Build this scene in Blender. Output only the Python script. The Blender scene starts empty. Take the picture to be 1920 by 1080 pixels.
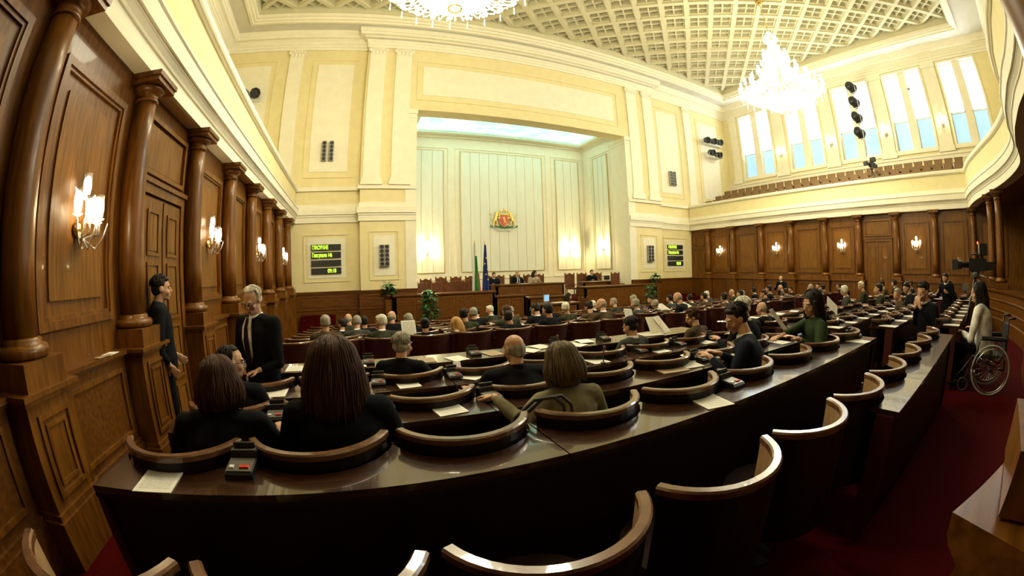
import bpy, bmesh, math, random
from math import pi, sin, cos, sqrt
from mathutils import Matrix, Vector
random.seed(7)
S = bpy.context.scene
COL = S.collection
# ---------------------------------------------------------------- camera
cam_d = bpy.data.cameras.new('camera'); cam = bpy.data.objects.new('camera', cam_d); COL.objects.link(cam); S.camera = cam
cam_d.type = 'PANO'
cam_d.sensor_width = 36.0; cam_d.sensor_height = 20.25; cam_d.sensor_fit = 'HORIZONTAL'
for tgt in (cam_d, getattr(cam_d, 'cycles', None)):
    if tgt is None: continue
    try:
        tgt.panorama_type = 'FISHEYE_LENS_POLYNOMIAL'
        tgt.fisheye_fov = radians_fov = math.radians(200)
        tgt.fisheye_polynomial_k0 = 0.0
        tgt.fisheye_polynomial_k1 = -6.92621406e-02
        tgt.fisheye_polynomial_k2 = -5.48163223e-05
        tgt.fisheye_polynomial_k3 = 7.10349808e-06
        tgt.fisheye_polynomial_k4 = -4.49662504e-07
    except Exception as e:
        pass
R = [[0.92379475, 0.38082797, 0.03966489], [-0.38202239, 0.92370921, 0.02863906], [-0.02573227, -0.04160949, 0.99880252]]
cam.matrix_world = Matrix(((R[0][0], R[0][2], -R[0][1], 0), (R[1][0], R[1][2], -R[1][1], 0), (R[2][0], R[2][2], -R[2][1], 1.6), (0, 0, 0, 1)))
cam_d.clip_start = 0.02; cam_d.clip_end = 200
# ---------------------------------------------------------------- world, exposure, big lights
W = bpy.data.worlds.new('world'); S.world = W; W.use_nodes = True
W.node_tree.nodes['Background'].inputs[0].default_value = (0.55, 0.7, 1.0, 1); W.node_tree.nodes['Background'].inputs[1].default_value = 1.0
S.view_settings.view_transform = 'Standard'; S.view_settings.look = 'None'; S.view_settings.gamma = 1.0; S.view_settings.use_curve_mapping = False
S.view_settings.exposure = 0.40
CH_POWER = 1080.0      # each lamp cluster of a chandelier
SC_POWER = 20.0        # wall sconce
WIN_EMIT = 13.0
SKY_EMIT = 1.45
WARM = (1.0, 0.92, 0.64)
try:
    S.cycles.max_bounces = 8; S.cycles.diffuse_bounces = 4; S.cycles.glossy_bounces = 3; S.cycles.transmission_bounces = 4
    S.cycles.sample_clamp_indirect = 4.0; S.cycles.use_denoising = True
    S.cycles.caustics_reflective = False; S.cycles.caustics_refractive = False
except Exception: pass
def lamp(name, loc, power, col, size=0.2, typ='POINT', rot=None, sy=None):
    l = bpy.data.lights.new(name, typ); l.energy = power; l.color = col
    if typ == 'AREA':
        l.shape = 'RECTANGLE'; l.size = size; l.size_y = sy or size
    else: l.shadow_soft_size = size
    o = bpy.data.objects.new(name, l); o.location = loc
    if rot: o.rotation_euler = rot
    COL.objects.link(o); return o
# ---------------------------------------------------------------- materials
def nn(nt, t, **k):
    n = nt.nodes.new(t)
    for a, b in k.items(): setattr(n, a, b)
    return n
def base(name, col, rough=0.5, metal=0.0, spec=0.5, coat=0.0, emit=None, es=0.0):
    m = bpy.data.materials.new(name); m.use_nodes = True
    b = m.node_tree.nodes['Principled BSDF']
    b.inputs['Base Color'].default_value = (*col, 1); b.inputs['Roughness'].default_value = rough
    b.inputs['Metallic'].default_value = metal; b.inputs['Specular IOR Level'].default_value = spec
    b.inputs['Coat Weight'].default_value = coat
    if emit: b.inputs['Emission Color'].default_value = (*emit, 1); b.inputs['Emission Strength'].default_value = es
    m.diffuse_color = (*col, 1)
    return m
def noisy(name, c1, c2, scale=6, stretch=(1, 1, 1), rough=0.5, spec=0.5, coat=0.0, detail=5, bump=0.0, metal=0.0, lo=0.35, hi=0.65):
    m = base(name, c1, rough, metal, spec, coat); nt = m.node_tree; b = nt.nodes['Principled BSDF']
    tc = nn(nt, 'ShaderNodeTexCoord'); mp = nn(nt, 'ShaderNodeMapping'); mp.inputs['Scale'].default_value = stretch
    nz = nn(nt, 'ShaderNodeTexNoise'); nz.inputs['Scale'].default_value = scale; nz.inputs['Detail'].default_value = detail
    cr = nn(nt, 'ShaderNodeValToRGB'); cr.color_ramp.elements[0].position = lo; cr.color_ramp.elements[1].position = hi
    cr.color_ramp.elements[0].color = (*c1, 1); cr.color_ramp.elements[1].color = (*c2, 1)
    L = nt.links.new
    L(tc.outputs['Object'], mp.inputs['Vector']); L(mp.outputs[0], nz.inputs['Vector']); L(nz.outputs[0], cr.inputs[0]); L(cr.outputs[0], b.inputs['Base Color'])
    if bump:
        bp = nn(nt, 'ShaderNodeBump'); bp.inputs['Strength'].default_value = bump; bp.inputs['Distance'].default_value = 0.01
        L(nz.outputs[0], bp.inputs['Height']); L(bp.outputs[0], b.inputs['Normal'])
    return m
M = {}
M['plaster'] = noisy('white_plaster', (0.80, 0.76, 0.60), (0.84, 0.80, 0.64), 3, rough=0.7, spec=0.2)
M['yellow'] = noisy('yellow_plaster', (0.74, 0.65, 0.36), (0.78, 0.69, 0.40), 3, rough=0.75, spec=0.2)
M['ceil'] = noisy('ceiling_plaster', (0.62, 0.60, 0.52), (0.66, 0.64, 0.56), 2, rough=0.8, spec=0.1)
M['coffer'] = base('coffer_plaster', (0.60, 0.56, 0.38), 0.8, spec=0.1)
M['hole'] = base('void_painted_dark', (0.01, 0.009, 0.006), 0.9, spec=0.0)  # near-black cap in each coffer piercing, attic darkness put into the colour
M['wood'] = noisy('oak_wood', (0.095, 0.032, 0.0028), (0.19, 0.072, 0.0075), 3.5, (6, 6, 0.7), rough=0.38, spec=0.32, coat=0.08, detail=8, bump=0.05)
M['woodp'] = noisy('panel_veneer', (0.120, 0.045, 0.0038), (0.215, 0.090, 0.010), 3.5, (9, 9, 0.6), rough=0.40, spec=0.28, coat=0.06, detail=8)
M['wood_h'] = noisy('oak_wood_horizontal', (0.080, 0.026, 0.0028), (0.155, 0.056, 0.0065), 3.5, (0.7, 6, 6), rough=0.36, spec=0.4, coat=0.12, detail=8)
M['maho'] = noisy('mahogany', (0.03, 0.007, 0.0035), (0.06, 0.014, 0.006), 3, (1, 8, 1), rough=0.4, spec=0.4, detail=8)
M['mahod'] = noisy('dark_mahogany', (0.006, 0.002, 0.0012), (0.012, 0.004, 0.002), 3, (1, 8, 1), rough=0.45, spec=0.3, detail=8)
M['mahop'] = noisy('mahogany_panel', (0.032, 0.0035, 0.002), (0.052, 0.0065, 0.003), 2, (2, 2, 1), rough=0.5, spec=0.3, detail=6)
M['desk'] = noisy('polished_desk', (0.016, 0.0055, 0.0022), (0.050, 0.018, 0.007), 2.4, (1.2, 26, 6), rough=0.20, spec=0.5, coat=0.6, detail=9, lo=0.3, hi=0.7)
M['rail'] = noisy('worn_rail_wood', (0.085, 0.034, 0.013), (0.16, 0.070, 0.028), 8, (1, 1, 1), rough=0.26, spec=0.6, coat=0.4, detail=6)
M['tan'] = noisy('tan_veneer', (0.25, 0.15, 0.07), (0.35, 0.22, 0.11), 5, (3, 3, 1), rough=0.4, detail=6)
M['seatl'] = noisy('dark_seat_leather', (0.008, 0.003, 0.002), (0.014, 0.005, 0.003), 12, rough=0.85, spec=0.1)
M['leather'] = noisy('brown_leather', (0.09, 0.028, 0.012), (0.14, 0.045, 0.02), 12, rough=0.4, bump=0.1)
M['carpet'] = noisy('red_carpet', (0.036, 0.0008, 0.0006), (0.070, 0.0018, 0.0012), 60, rough=0.95, spec=0.05, detail=3, bump=0.4)
M['fabric'] = noisy('gallery_seat_fabric', (0.16, 0.09, 0.04), (0.24, 0.15, 0.07), 9, rough=0.8)
M['silk'] = noisy('pale_green_fabric', (0.74, 0.76, 0.65), (0.78, 0.80, 0.69), 5, (1, 1, 0.2), rough=0.55)
M['gold'] = base('gold_leaf', (0.90, 0.64, 0.20), 0.42, 0.75)
M['bead'] = base('gilded_bead', (0.62, 0.50, 0.24), 0.5, 0.5)
M['brass'] = base('brass', (0.75, 0.52, 0.18), 0.25, 1.0)
M['chrome'] = base('chrome', (0.7, 0.7, 0.68), 0.18, 1.0)
M['black'] = base('black_plastic', (0.012, 0.012, 0.012), 0.4)
M['rubber'] = base('rubber', (0.02, 0.02, 0.018), 0.7)
M['grey'] = base('grey_plastic', (0.10, 0.095, 0.08), 0.35)
M['lgrey'] = base('speaker_grey', (0.30, 0.29, 0.25), 0.45)
M['whitep'] = base('white_plastic', (0.75, 0.74, 0.70), 0.4)
M['redp'] = base('red_button', (0.6, 0.03, 0.02), 0.35)
M['leaf'] = noisy('plant_leaf', (0.02, 0.10, 0.03), (0.05, 0.20, 0.06), 10, rough=0.35)
M['pot'] = base('clay_pot', (0.16, 0.07, 0.03), 0.6)
M['glass'] = base('crystal_glass', (1, 1, 1), 0.03, spec=0.8); M['glass'].node_tree.nodes['Principled BSDF'].inputs['Transmission Weight'].default_value = 0.85
M['crystal'] = base('crystal_added_glow', (0.95, 0.92, 0.8), 0.1, spec=0.8, emit=(1.0, 0.9, 0.58), es=1.1)  # crystal emits by itself, an added glow for lamp light caught in it
M['bulb'] = base('lit_bulb', (1, 1, 1), 0.4, emit=(1.0, 0.90, 0.62), es=14.0)
M['shade'] = base('lit_shade', (1, 1, 1), 0.4, emit=(1.0, 0.92, 0.66), es=4.5)
M['win'] = base('window_daylight', (0.9, 0.95, 1), 0.3, emit=(0.88, 0.95, 1.0), es=WIN_EMIT)
def grad_emit(name, c1, c2, s, scale=1.0):
    m = base(name, (0.2, 0.26, 0.28), 0.6, emit=c1, es=s); nt = m.node_tree; b = nt.nodes['Principled BSDF']
    tc = nn(nt, 'ShaderNodeTexCoord'); nz = nn(nt, 'ShaderNodeTexNoise'); nz.inputs['Scale'].default_value = scale; nz.inputs['Detail'].default_value = 4
    cr = nn(nt, 'ShaderNodeValToRGB'); cr.color_ramp.elements[0].color = (*c1, 1); cr.color_ramp.elements[1].color = (*c2, 1)
    cr.color_ramp.elements[0].position = 0.35; cr.color_ramp.elements[1].position = 0.65
    nt.links.new(tc.outputs['Object'], nz.inputs['Vector']); nt.links.new(nz.outputs[0], cr.inputs[0]); nt.links.new(cr.outputs[0], b.inputs['Emission Color'])
    return m
M['frost'] = grad_emit('frosted_daylight', (0.36, 0.66, 0.88), (0.50, 0.80, 0.98), 0.75, 0.5)
M['skyl'] = grad_emit('niche_skylight', (0.30, 0.74, 0.58), (0.58, 0.95, 0.82), SKY_EMIT, 1.2)
M['led'] = base('green_led', (0.1, 0.3, 0.02), 0.5, emit=(0.45, 1.0, 0.03), es=2.2)
M['redled'] = base('red_tally', (0.5, 0.02, 0.02), 0.5, emit=(1.0, 0.08, 0.04), es=4)
M['screen'] = base('lit_screen', (0.1, 0.2, 0.3), 0.3, emit=(0.25, 0.55, 0.9), es=0.7)
def paper_mat(name, bg, ink, lines=26.0, marg=0.09):
    m = base(name, bg, 0.7, spec=0.2); nt = m.node_tree; b = nt.nodes['Principled BSDF']; L = nt.links.new
    tc = nn(nt, 'ShaderNodeTexCoord'); sp = nn(nt, 'ShaderNodeSeparateXYZ'); L(tc.outputs['Generated'], sp.inputs[0])
    def mt(op, a, bb=None, c=None):
        n = nn(nt, 'ShaderNodeMath', operation=op)
        for i, v in enumerate((a, bb, c)):
            if v is None: continue
            if hasattr(v, 'type'): L(v, n.inputs[i])
            else: n.inputs[i].default_value = v
        return n.outputs[0]
    y = mt('FRACT', mt('MULTIPLY', sp.outputs[1], lines)); row = mt('LESS_THAN', y, 0.45)
    nz = nn(nt, 'ShaderNodeTexNoise'); nz.inputs['Scale'].default_value = 60; nz.inputs['Detail'].default_value = 1; L(tc.outputs['Generated'], nz.inputs['Vector'])
    wd = mt('GREATER_THAN', nz.outputs[0], 0.47)
    inx = mt('MULTIPLY', mt('GREATER_THAN', sp.outputs[0], marg), mt('LESS_THAN', sp.outputs[0], 1 - marg))
    iny = mt('MULTIPLY', mt('GREATER_THAN', sp.outputs[1], marg), mt('LESS_THAN', sp.outputs[1], 1 - marg))
    msk = mt('MULTIPLY', mt('MULTIPLY', row, wd), mt('MULTIPLY', inx, iny))
    mx = nn(nt, 'ShaderNodeMix', data_type='RGBA'); L(msk, mx.inputs[0]); mx.inputs[6].default_value = (*bg, 1); mx.inputs[7].default_value = (*ink, 1)
    L(mx.outputs[2], b.inputs['Base Color']); return m
M['paper'] = paper_mat('printed_paper', (0.78, 0.76, 0.68), (0.30, 0.29, 0.27))
M['blank'] = base('blank_paper', (0.80, 0.79, 0.72), 0.7)
M['news'] = paper_mat('newsprint', (0.58, 0.54, 0.44), (0.26, 0.24, 0.21), 44, 0.04)
M['folder'] = paper_mat('brown_folder', (0.36, 0.27, 0.17), (0.22, 0.16, 0.10), 12, 0.2)
def cloth(n, c, r=0.9): M[n] = noisy('cloth_' + n, tuple(v * .75 for v in c), tuple(min(1, v * 1.35 + 0.001) for v in c), 9, rough=r, spec=0.08, bump=0.9)
for n, c in dict(suit_black=(0.006, 0.006, 0.008), suit_navy=(0.008, 0.010, 0.018), suit_grey=(0.045, 0.045, 0.042), suit_brown=(0.06, 0.040, 0.022), suit_olive=(0.03, 0.032, 0.018),
                 white_cloth=(0.70, 0.68, 0.66), shirt=(0.55, 0.60, 0.64), khaki=(0.15, 0.13, 0.07), beige=(0.35, 0.29, 0.20), green_cloth=(0.022, 0.035, 0.014), tie_dark=(0.02, 0.012, 0.02), blue_cloth=(0.03, 0.06, 0.14)).items(): cloth(n, c)
M['skin'] = noisy('skin', (0.46, 0.25, 0.15), (0.54, 0.31, 0.19), 14, rough=0.5, spec=0.4)
def hairm(n, c): M[n] = noisy(n, c, tuple(v * 1.9 for v in c), 30, (1, 1, 0.12), rough=0.6, spec=0.2, bump=0.35)
for n, c in dict(hair_dark=(0.010, 0.007, 0.005), hair_brown=(0.035, 0.014, 0.006), hair_grey=(0.19, 0.175, 0.14), hair_white=(0.42, 0.40, 0.33), hair_blonde=(0.30, 0.17, 0.06), hair_ash=(0.085, 0.06, 0.03)).items(): hairm(n, c)
# ---------------------------------------------------------------- mesh builder
class MB:
    def __init__(s): s.v = []; s.f = []; s.sm = []
    def add(s, vs, fs, smooth=False):
        o = len(s.v); s.v += [tuple(p) for p in vs]; s.f += [tuple(i + o for i in f) for f in fs]; s.sm += [smooth] * len(fs); return s
    def box(s, x0, x1, y0, y1, z0, z1):
        if x0 > x1: x0, x1 = x1, x0
        if y0 > y1: y0, y1 = y1, y0
        if z0 > z1: z0, z1 = z1, z0
        return s.add([(x0, y0, z0), (x1, y0, z0), (x1, y1, z0), (x0, y1, z0), (x0, y0, z1), (x1, y0, z1), (x1, y1, z1), (x0, y1, z1)],
                     [(3, 2, 1, 0), (4, 5, 6, 7), (0, 1, 5, 4), (1, 2, 6, 5), (2, 3, 7, 6), (3, 0, 4, 7)])
    def quad(s, a, b, c, d): return s.add([a, b, c, d], [(0, 1, 2, 3)])
    def lathe(s, prof, n=24, c=(0, 0, 0), smooth=True, cap=True):
        vs = []; fs = []; m = len(prof)
        for k in range(n):
            a = 2 * pi * k / n
            for r, z in prof: vs.append((c[0] + r * cos(a), c[1] + r * sin(a), c[2] + z))
        for k in range(n):
            j = (k + 1) % n
            for i in range(m - 1): fs.append((k * m + i, j * m + i, j * m + i + 1, k * m + i + 1))
        s.add(vs, fs, smooth)
        if cap:
            o = len(s.v) - len(vs)
            if prof[0][0] > 1e-5: s.f.append(tuple(o + k * m for k in range(n))[::-1]); s.sm.append(False)
            if prof[-1][0] > 1e-5: s.f.append(tuple(o + k * m + m - 1 for k in range(n))); s.sm.append(False)
        return s
    def prism(s, poly, ax, a, b):
        n = len(poly)
        def P(u, v, w): return {'x': (w, u, v), 'y': (u, w, v), 'z': (u, v, w)}[ax]
        vs = [P(u, v, a) for u, v in poly] + [P(u, v, b) for u, v in poly]
        fs = [tuple(range(n))[::-1], tuple(range(n, 2 * n))] + [(i, (i + 1) % n, n + (i + 1) % n, n + i) for i in range(n)]
        return s.add(vs, fs)
    def tube(s, pts, r, n=8, cap=True, smooth=True, flat=1.0):
        pts = [Vector(p) for p in pts]; rs = r if isinstance(r, (list, tuple)) else [r] * len(pts)
        vs = []; fs = []; up = None
        for i, p in enumerate(pts):
            t = (pts[min(i + 1, len(pts) - 1)] - pts[max(i - 1, 0)])
            t = t.normalized() if t.length > 1e-9 else Vector((0, 0, 1))
            if up is None: up = Vector((0, 0, 1)) if abs(t.z) < 0.9 else Vector((0, 1, 0))
            u = t.cross(up); u = u.normalized() if u.length > 1e-6 else Vector((1, 0, 0)); w = u.cross(t); up = w
            for k in range(n):
                a = 2 * pi * k / n; vs.append(p + u * (cos(a) * rs[i]) + w * (sin(a) * rs[i] * flat))
        for i in range(len(pts) - 1):
            for k in range(n):
                j = (k + 1) % n; fs.append((i * n + k, i * n + j, (i + 1) * n + j, (i + 1) * n + k))
        s.add(vs, fs, smooth)
        if cap:
            o = len(s.v) - len(vs); e = o + (len(pts) - 1) * n
            s.f += [tuple(range(o, o + n))[::-1], tuple(range(e, e + n))]; s.sm += [False, False]
        return s
    def ell(s, c, r, mat=None, n=12, m=8):
        if not isinstance(r, (list, tuple)): r = (r, r, r)
        vs = []; fs = []
        for i in range(m + 1):
            ph = pi * i / m
            for k in range(n):
                a = 2 * pi * k / n; vs.append(Vector((r[0] * sin(ph) * cos(a), r[1] * sin(ph) * sin(a), r[2] * cos(ph))) + Vector(c))
        for i in range(m):
            for k in range(n):
                j = (k + 1) % n; fs.append((i * n + k, (i + 1) * n + k, (i + 1) * n + j, i * n + j))
        if mat: vs = [mat @ p for p in vs]
        return s.add(vs, fs, True)
    def xf(s, mat): s.v = [tuple(mat @ Vector(p)) for p in s.v]; return s
    def mesh(s, name):
        me = bpy.data.meshes.new(name); me.from_pydata(s.v, [], s.f); me.update()
        me.polygons.foreach_set('use_smooth', s.sm); return me
    def obj(s, name, mat, parent=None, loc=None, rz=0, clean=False):
        me = s.mesh(name)
        if clean:
            b = bmesh.new(); b.from_mesh(me); bmesh.ops.remove_doubles(b, verts=b.verts, dist=1e-5); bmesh.ops.recalc_face_normals(b, faces=b.faces); b.to_mesh(me); b.free()
        me.materials.append(M[mat] if isinstance(mat, str) else mat)
        return link(me, name, parent, loc, rz)
def link(me, name, parent=None, loc=None, rz=0):
    o = bpy.data.objects.new(name, me); COL.objects.link(o)
    if parent is not None: o.parent = parent
    if loc is not None: o.location = loc
    if rz: o.rotation_euler = (0, 0, rz)
    return o
def tag(o, label=None, cat=None, group=None, kind=None):
    if label: o['label'] = label
    if cat: o['category'] = cat
    if group: o['group'] = group
    if kind: o['kind'] = kind
    return o
def empty(name, loc=(0, 0, 0), rz=0, **k):
    o = bpy.data.objects.new(name, None); COL.objects.link(o); o.location = loc; o.rotation_euler = (0, 0, rz); o.empty_display_size = 0.1
    return tag(o, **k)
KIDS = {}
def kids(o):
    return [c for c in o.children]
def dup(o, parent=None, loc=None, rz=None, **k):
    c = o.copy(); COL.objects.link(c)
    if parent is not None: c.parent = parent
    if loc is not None: c.location = loc
    if rz is not None: c.rotation_euler = (c.rotation_euler[0], c.rotation_euler[1], rz)
    for ch in kids(o): dup(ch, c)
    return tag(c, **k)
def fr(mb, ax, p, s, u0, u1, z0, z1, w, t):
    """picture-frame moulding on a wall at coordinate p of axis ax, facing s"""
    for a, b, c, d in ((u0, u1, z0, z0 + w), (u0, u1, z1 - w, z1), (u0, u0 + w, z0 + w, z1 - w), (u1 - w, u1, z0 + w, z1 - w)):
        wb(mb, ax, p, s, a, b, c, d, t)
    return mb
def wb(mb, ax, p, s, u0, u1, z0, z1, t, t0=0.0):
    if ax == 'x': mb.box(p + s * t0, p + s * t, u0, u1, z0, z1)
    else: mb.box(u0, u1, p + s * t0, p + s * t, z0, z1)
    return mb
ORD = ['first', 'second', 'third', 'fourth', 'fifth', 'sixth', 'seventh', 'eighth', 'ninth', 'tenth', 'eleventh', 'twelfth', 'thirteenth', 'fourteenth', 'fifteenth', 'sixteenth', 'seventeenth', 'eighteenth', 'nineteenth', 'twentieth', 'twenty-first', 'twenty-second', 'twenty-third', 'twenty-fourth', 'twenty-fifth', 'twenty-sixth', 'twenty-seventh', 'twenty-eighth']
# ================================================================ SETTING
XL, XR, YF = -2.38, 19.02, 17.5
WL, WR = -2.62, 19.26          # wood wall planes
XW0, XW1 = -6.45, 23.75        # upper walls
YB = -6.0
YR = [.95, 1.95, 2.94, 4.03, 6.75, 7.75, 8.72, 9.7, 10.68, 11.65, 12.6]
FZ = [0, 0, -.095, -.19, -.24, -.33, -.42, -.51, -.59, -.66, -.70]
FD = .20   # the carpet lies this much below the chair datum heights FZ
FLOOR_END = -.75
# floor: red carpet in shallow tiers
mb = MB(); edges = [(-6.2, 0)]
for r in range(2, 11):
    edges.append((YR[r] - .10 if r != 4 else 6.2, FZ[r]))
edges.append((13.9, FLOOR_END)); edges.append((17.6, None))
for (y0, z0), (y1, _) in zip(edges[:-1], edges[1:]):
    mb.box(WL - .1, WR + .1, y0, y1, z0 - .45, z0 - FD)
tag(mb.obj('floor', 'carpet'), 'dark red carpet in shallow steps going down to the rostrum', kind='structure')
def st(mb, name, mat, label=None, parent=None):
    o = mb.obj(name, mat, parent)
    if parent is None: tag(o, label, kind='structure')
    return o
# wood side walls ------------------------------------------------------------
def floor_at(y):
    z = 0
    for (y0, z0) in edges[:-1]:
        if y >= y0: z = z0
    return z - FD
COLY_L = [.38, 2.28, 4.15, 6.08, 8.07, 9.98, 11.95, 13.93, 15.95]
COLY_R = [.70, 2.60, 4.55, 6.47, 8.36, 10.33, 12.25, 14.2, 16.1]
def side_wall(side, W, s, cols, doors, name):
    mb = MB(); wb(mb, 'x', W, -s, YB, YF, -1.0, 3.95, .2)
    wall = tag(mb.obj(name, 'wood'), 'polished brown wood panelling of the %s side wall under the gallery' % side, kind='structure')
    ys = [YB] + cols + [YF + .2]
    pm = None
    for i in range(len(ys) - 1):
        a, b = ys[i], ys[i + 1]
        if i == 0: a = b - 1.95
        c = (a + b) / 2; h = (b - a) / 2
        if i == len(ys) - 2: c = (a + b - .25) / 2; h -= .1
        if i in doors: continue
        fz = floor_at(c)
        x = .30
        # upper panel: frame + raised veneer field
        m = MB(); fr(m, 'x', W, s, c - h + x, c + h - x, 1.30, 3.45, .07, .05); fr(m, 'x', W, s, c - h + x + .07, c + h - x - .07, 1.37, 3.38, .035, .03)
        m.obj('panel_frame', 'wood', wall)
        m = MB(); wb(m, 'x', W, s, c - h + x + .2, c + h - x - .2, 1.52, 3.2, .022); m.obj('veneer_panel', 'woodp', wall)
        # dado
        m = MB(); wb(m, 'x', W, s, a + .33, b - .33, fz, .93, .14); wb(m, 'x', W, s, a + .33, b - .33, fz, fz + .35, .20); wb(m, 'x', W, s, a + .33, b - .33, fz + .35, fz + .40, .175)
        m.obj('dado', 'wood_h', wall)
        m = MB(); wb(m, 'x', W, s, a + .33, b - .33, .93, .96, .17); wb(m, 'x', W, s, a + .33, b - .33, .96, 1.0, .20); m.obj('dado_cap', 'wood_h', wall)
        m = MB(); fr(m, 'x', W + s * .14, s, a + .42, b - .42, fz + .48, .84, .04, .025); m.obj('dado_panel', 'wood', wall)
    # door bays
    return wall
wl = side_wall('left', WL, 1, COLY_L, (3,), 'wall_left')
wr = side_wall('right', WR, -1, COLY_R, (3,), 'wall_right')
# columns --------------------------------------------------------------------
shaft = MB().lathe([(.150, .30), (.152, .8), (.148, 1.5), (.140, 2.1), (.130, 2.56)], 28).mesh('shaft')
capm = MB().lathe([(.130, 2.56), (.150, 2.565), (.150, 2.59), (.134, 2.60), (.134, 2.655), (.152, 2.66), (.19, 2.69), (.21, 2.735)], 28); capm.box(-.245, .245, -.245, .245, 2.735, 2.79); capm.box(-.265, .265, -.265, .265, 2.79, 2.845)
capm = capm.mesh('capital')
basm = MB().lathe([(.20, .18), (.225, .195), (.235, .225), (.225, .255), (.20, .27), (.175, .275), (.18, .30), (.155, .315)], 28); basm.box(-.25, .25, -.25, .25, 0, .18)
basm = basm.mesh('base')
for me, mt in ((shaft, 'wood'), (capm, 'wood'), (basm, 'wood')): me.materials.append(M[mt])
def column(x, y, s, label, ped=True, fz=0):
    r = empty('column', (x, y, 1.0), label=label, cat='column', kind='structure', group='wooden columns around the hall')
    link(shaft, 'shaft', r); link(capm, 'capital', r); link(basm, 'column_base', r)
    if ped:
        m = MB(); d = .235; h = fz - 1.0
        m.box(-d, d, -.29, .29, h, -.07); m.box(-d - .05, d + .05, -.34, .34, h, h + .37); m.box(-d - .025, d + .025, -.315, .315, h + .37, h + .415)
        m.box(-d - .03, d + .03, -.32, .32, -.07, -.035); m.box(-d - .055, d + .055, -.345, .345, -.035, 0)
        m.obj('pedestal', 'wood', r)
        f = MB(); p = s * d
        fr(f, 'x', p, s, -.20, .20, h + .49, -.15, .035, .02); fr(f, 'x', p, s, -.13, .13, h + .56, -.22, .03, .015)
        f.obj('pedestal_panel', 'wood', r)
    return r
for i, y in enumerate(COLY_L):
    column(-2.50, y, 1, 'glossy brown wooden column, %s from the camera along the left wall' % ORD[i], True, floor_at(y))
for i, y in enumerate(COLY_R):
    column(19.14, y, -1, 'glossy brown wooden column, %s from the camera along the right wall' % ORD[i], True, floor_at(y))
# serpentine rear gallery path (right half, mirrored about x = 8.32)
def catmull(P, n=6):
    out = []
    for i in range(len(P) - 1):
        p0 = P[max(i - 1, 0)]; p1 = P[i]; p2 = P[i + 1]; p3 = P[min(i + 2, len(P) - 1)]
        for k in range(n):
            t = k / n
            out.append(tuple(.5 * ((2 * p1[j]) + (-p0[j] + p2[j]) * t + (2 * p0[j] - 5 * p1[j] + 4 * p2[j] - p3[j]) * t * t + (-p0[j] + 3 * p1[j] - 3 * p2[j] + p3[j]) * t ** 3) for j in (0, 1)))
    out.append(P[-1]); return out
half = [(8.32, -.92), (9.43, -.98), (10.23, -1.10), (11.31, -1.18), (12.61, -1.0), (13.98, -.64), (14.9, -.30), (15.93, .07), (17.1, .45), (18.1, .68), (19.02, .84)]
curve_r = catmull(half, 5)
curve = [(16.64 - x, y) for x, y in reversed(curve_r)] + curve_r[1:]
path = [(XL, 17.42)] + curve[:] + [(XR, 17.42)]   # from front-left, round the back, to front-right
def offs(path, d):
    """offset a polyline: positive d moves into the hall (mitred)"""
    out = []
    n = len(path)
    for i, p in enumerate(path):
        def nrm(a, b):
            dx, dy = b[0] - a[0], b[1] - a[1]; l = sqrt(dx * dx + dy * dy); return (-dy / l, dx / l)
        if i == 0: nx, ny = nrm(path[0], path[1]); k = 1
        elif i == n - 1: nx, ny = nrm(path[-2], path[-1]); k = 1
        else:
            a = nrm(path[i - 1], p); b = nrm(p, path[i + 1]); nx, ny = a[0] + b[0], a[1] + b[1]; l = sqrt(nx * nx + ny * ny); nx /= l; ny /= l
            k = 1 / max(.35, nx * a[0] + ny * a[1])
        out.append((p[0] + nx * d * k, p[1] + ny * d * k))
    return out
def sweep(path, prof, closed=True):
    mb = MB(); rows = [offs(path, d) for d, z in prof]; n = len(path); m = len(prof); vs = []
    for j, (d, z) in enumerate(prof): vs += [(x, y, z) for x, y in rows[j]]
    fs = []
    rng = range(m) if closed else range(m - 1)
    for j in rng:
        k = (j + 1) % m
        for i in range(n - 1): fs.append((j * n + i, k * n + i, k * n + i + 1, j * n + i + 1))
    mb.add(vs, fs)
    if closed:
        mb.f.append(tuple(j * n for j in range(m))); mb.f.append(tuple(j * n + n - 1 for j in range(m))[::-1]); mb.sm += [False, False]
    return mb
ENT = [(-.40, 3.842), (0, 3.842), (0, 3.93), (-.012, 3.935), (-.012, 4.06), (.012, 4.07), (.02, 4.10), (.06, 4.155), (.075, 4.165), (.075, 4.19), (.115, 4.19), (.115, 4.40), (.14, 4.42), (.14, 4.455), (.02, 4.475), (-.01, 4.50), (-.01, 4.63), (-.40, 4.63)]
g = sweep(path, ENT).obj('trim_1', 'plaster', clean=True); tag(g, 'white stepped gallery entablature running round three sides of the hall', kind='structure')
g = sweep(path, [(-.30, 4.63), (-.03, 4.63), (-.03, 5.19), (-.30, 5.19)]).obj('wall_gallery', 'yellow', clean=True); tag(g, 'pale yellow band of the gallery parapet', kind='structure')
g = sweep(path, [(-.34, 5.19), (.0, 5.19), (.025, 5.215), (.05, 5.22), (.07, 5.25), (.08, 5.33), (.06, 5.36), (-.06, 5.365), (-.06, 5.385), (-.30, 5.385)]).obj('trim_2', 'plaster', clean=True); tag(g, 'white moulded coping on top of the gallery parapet', kind='structure')
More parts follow.
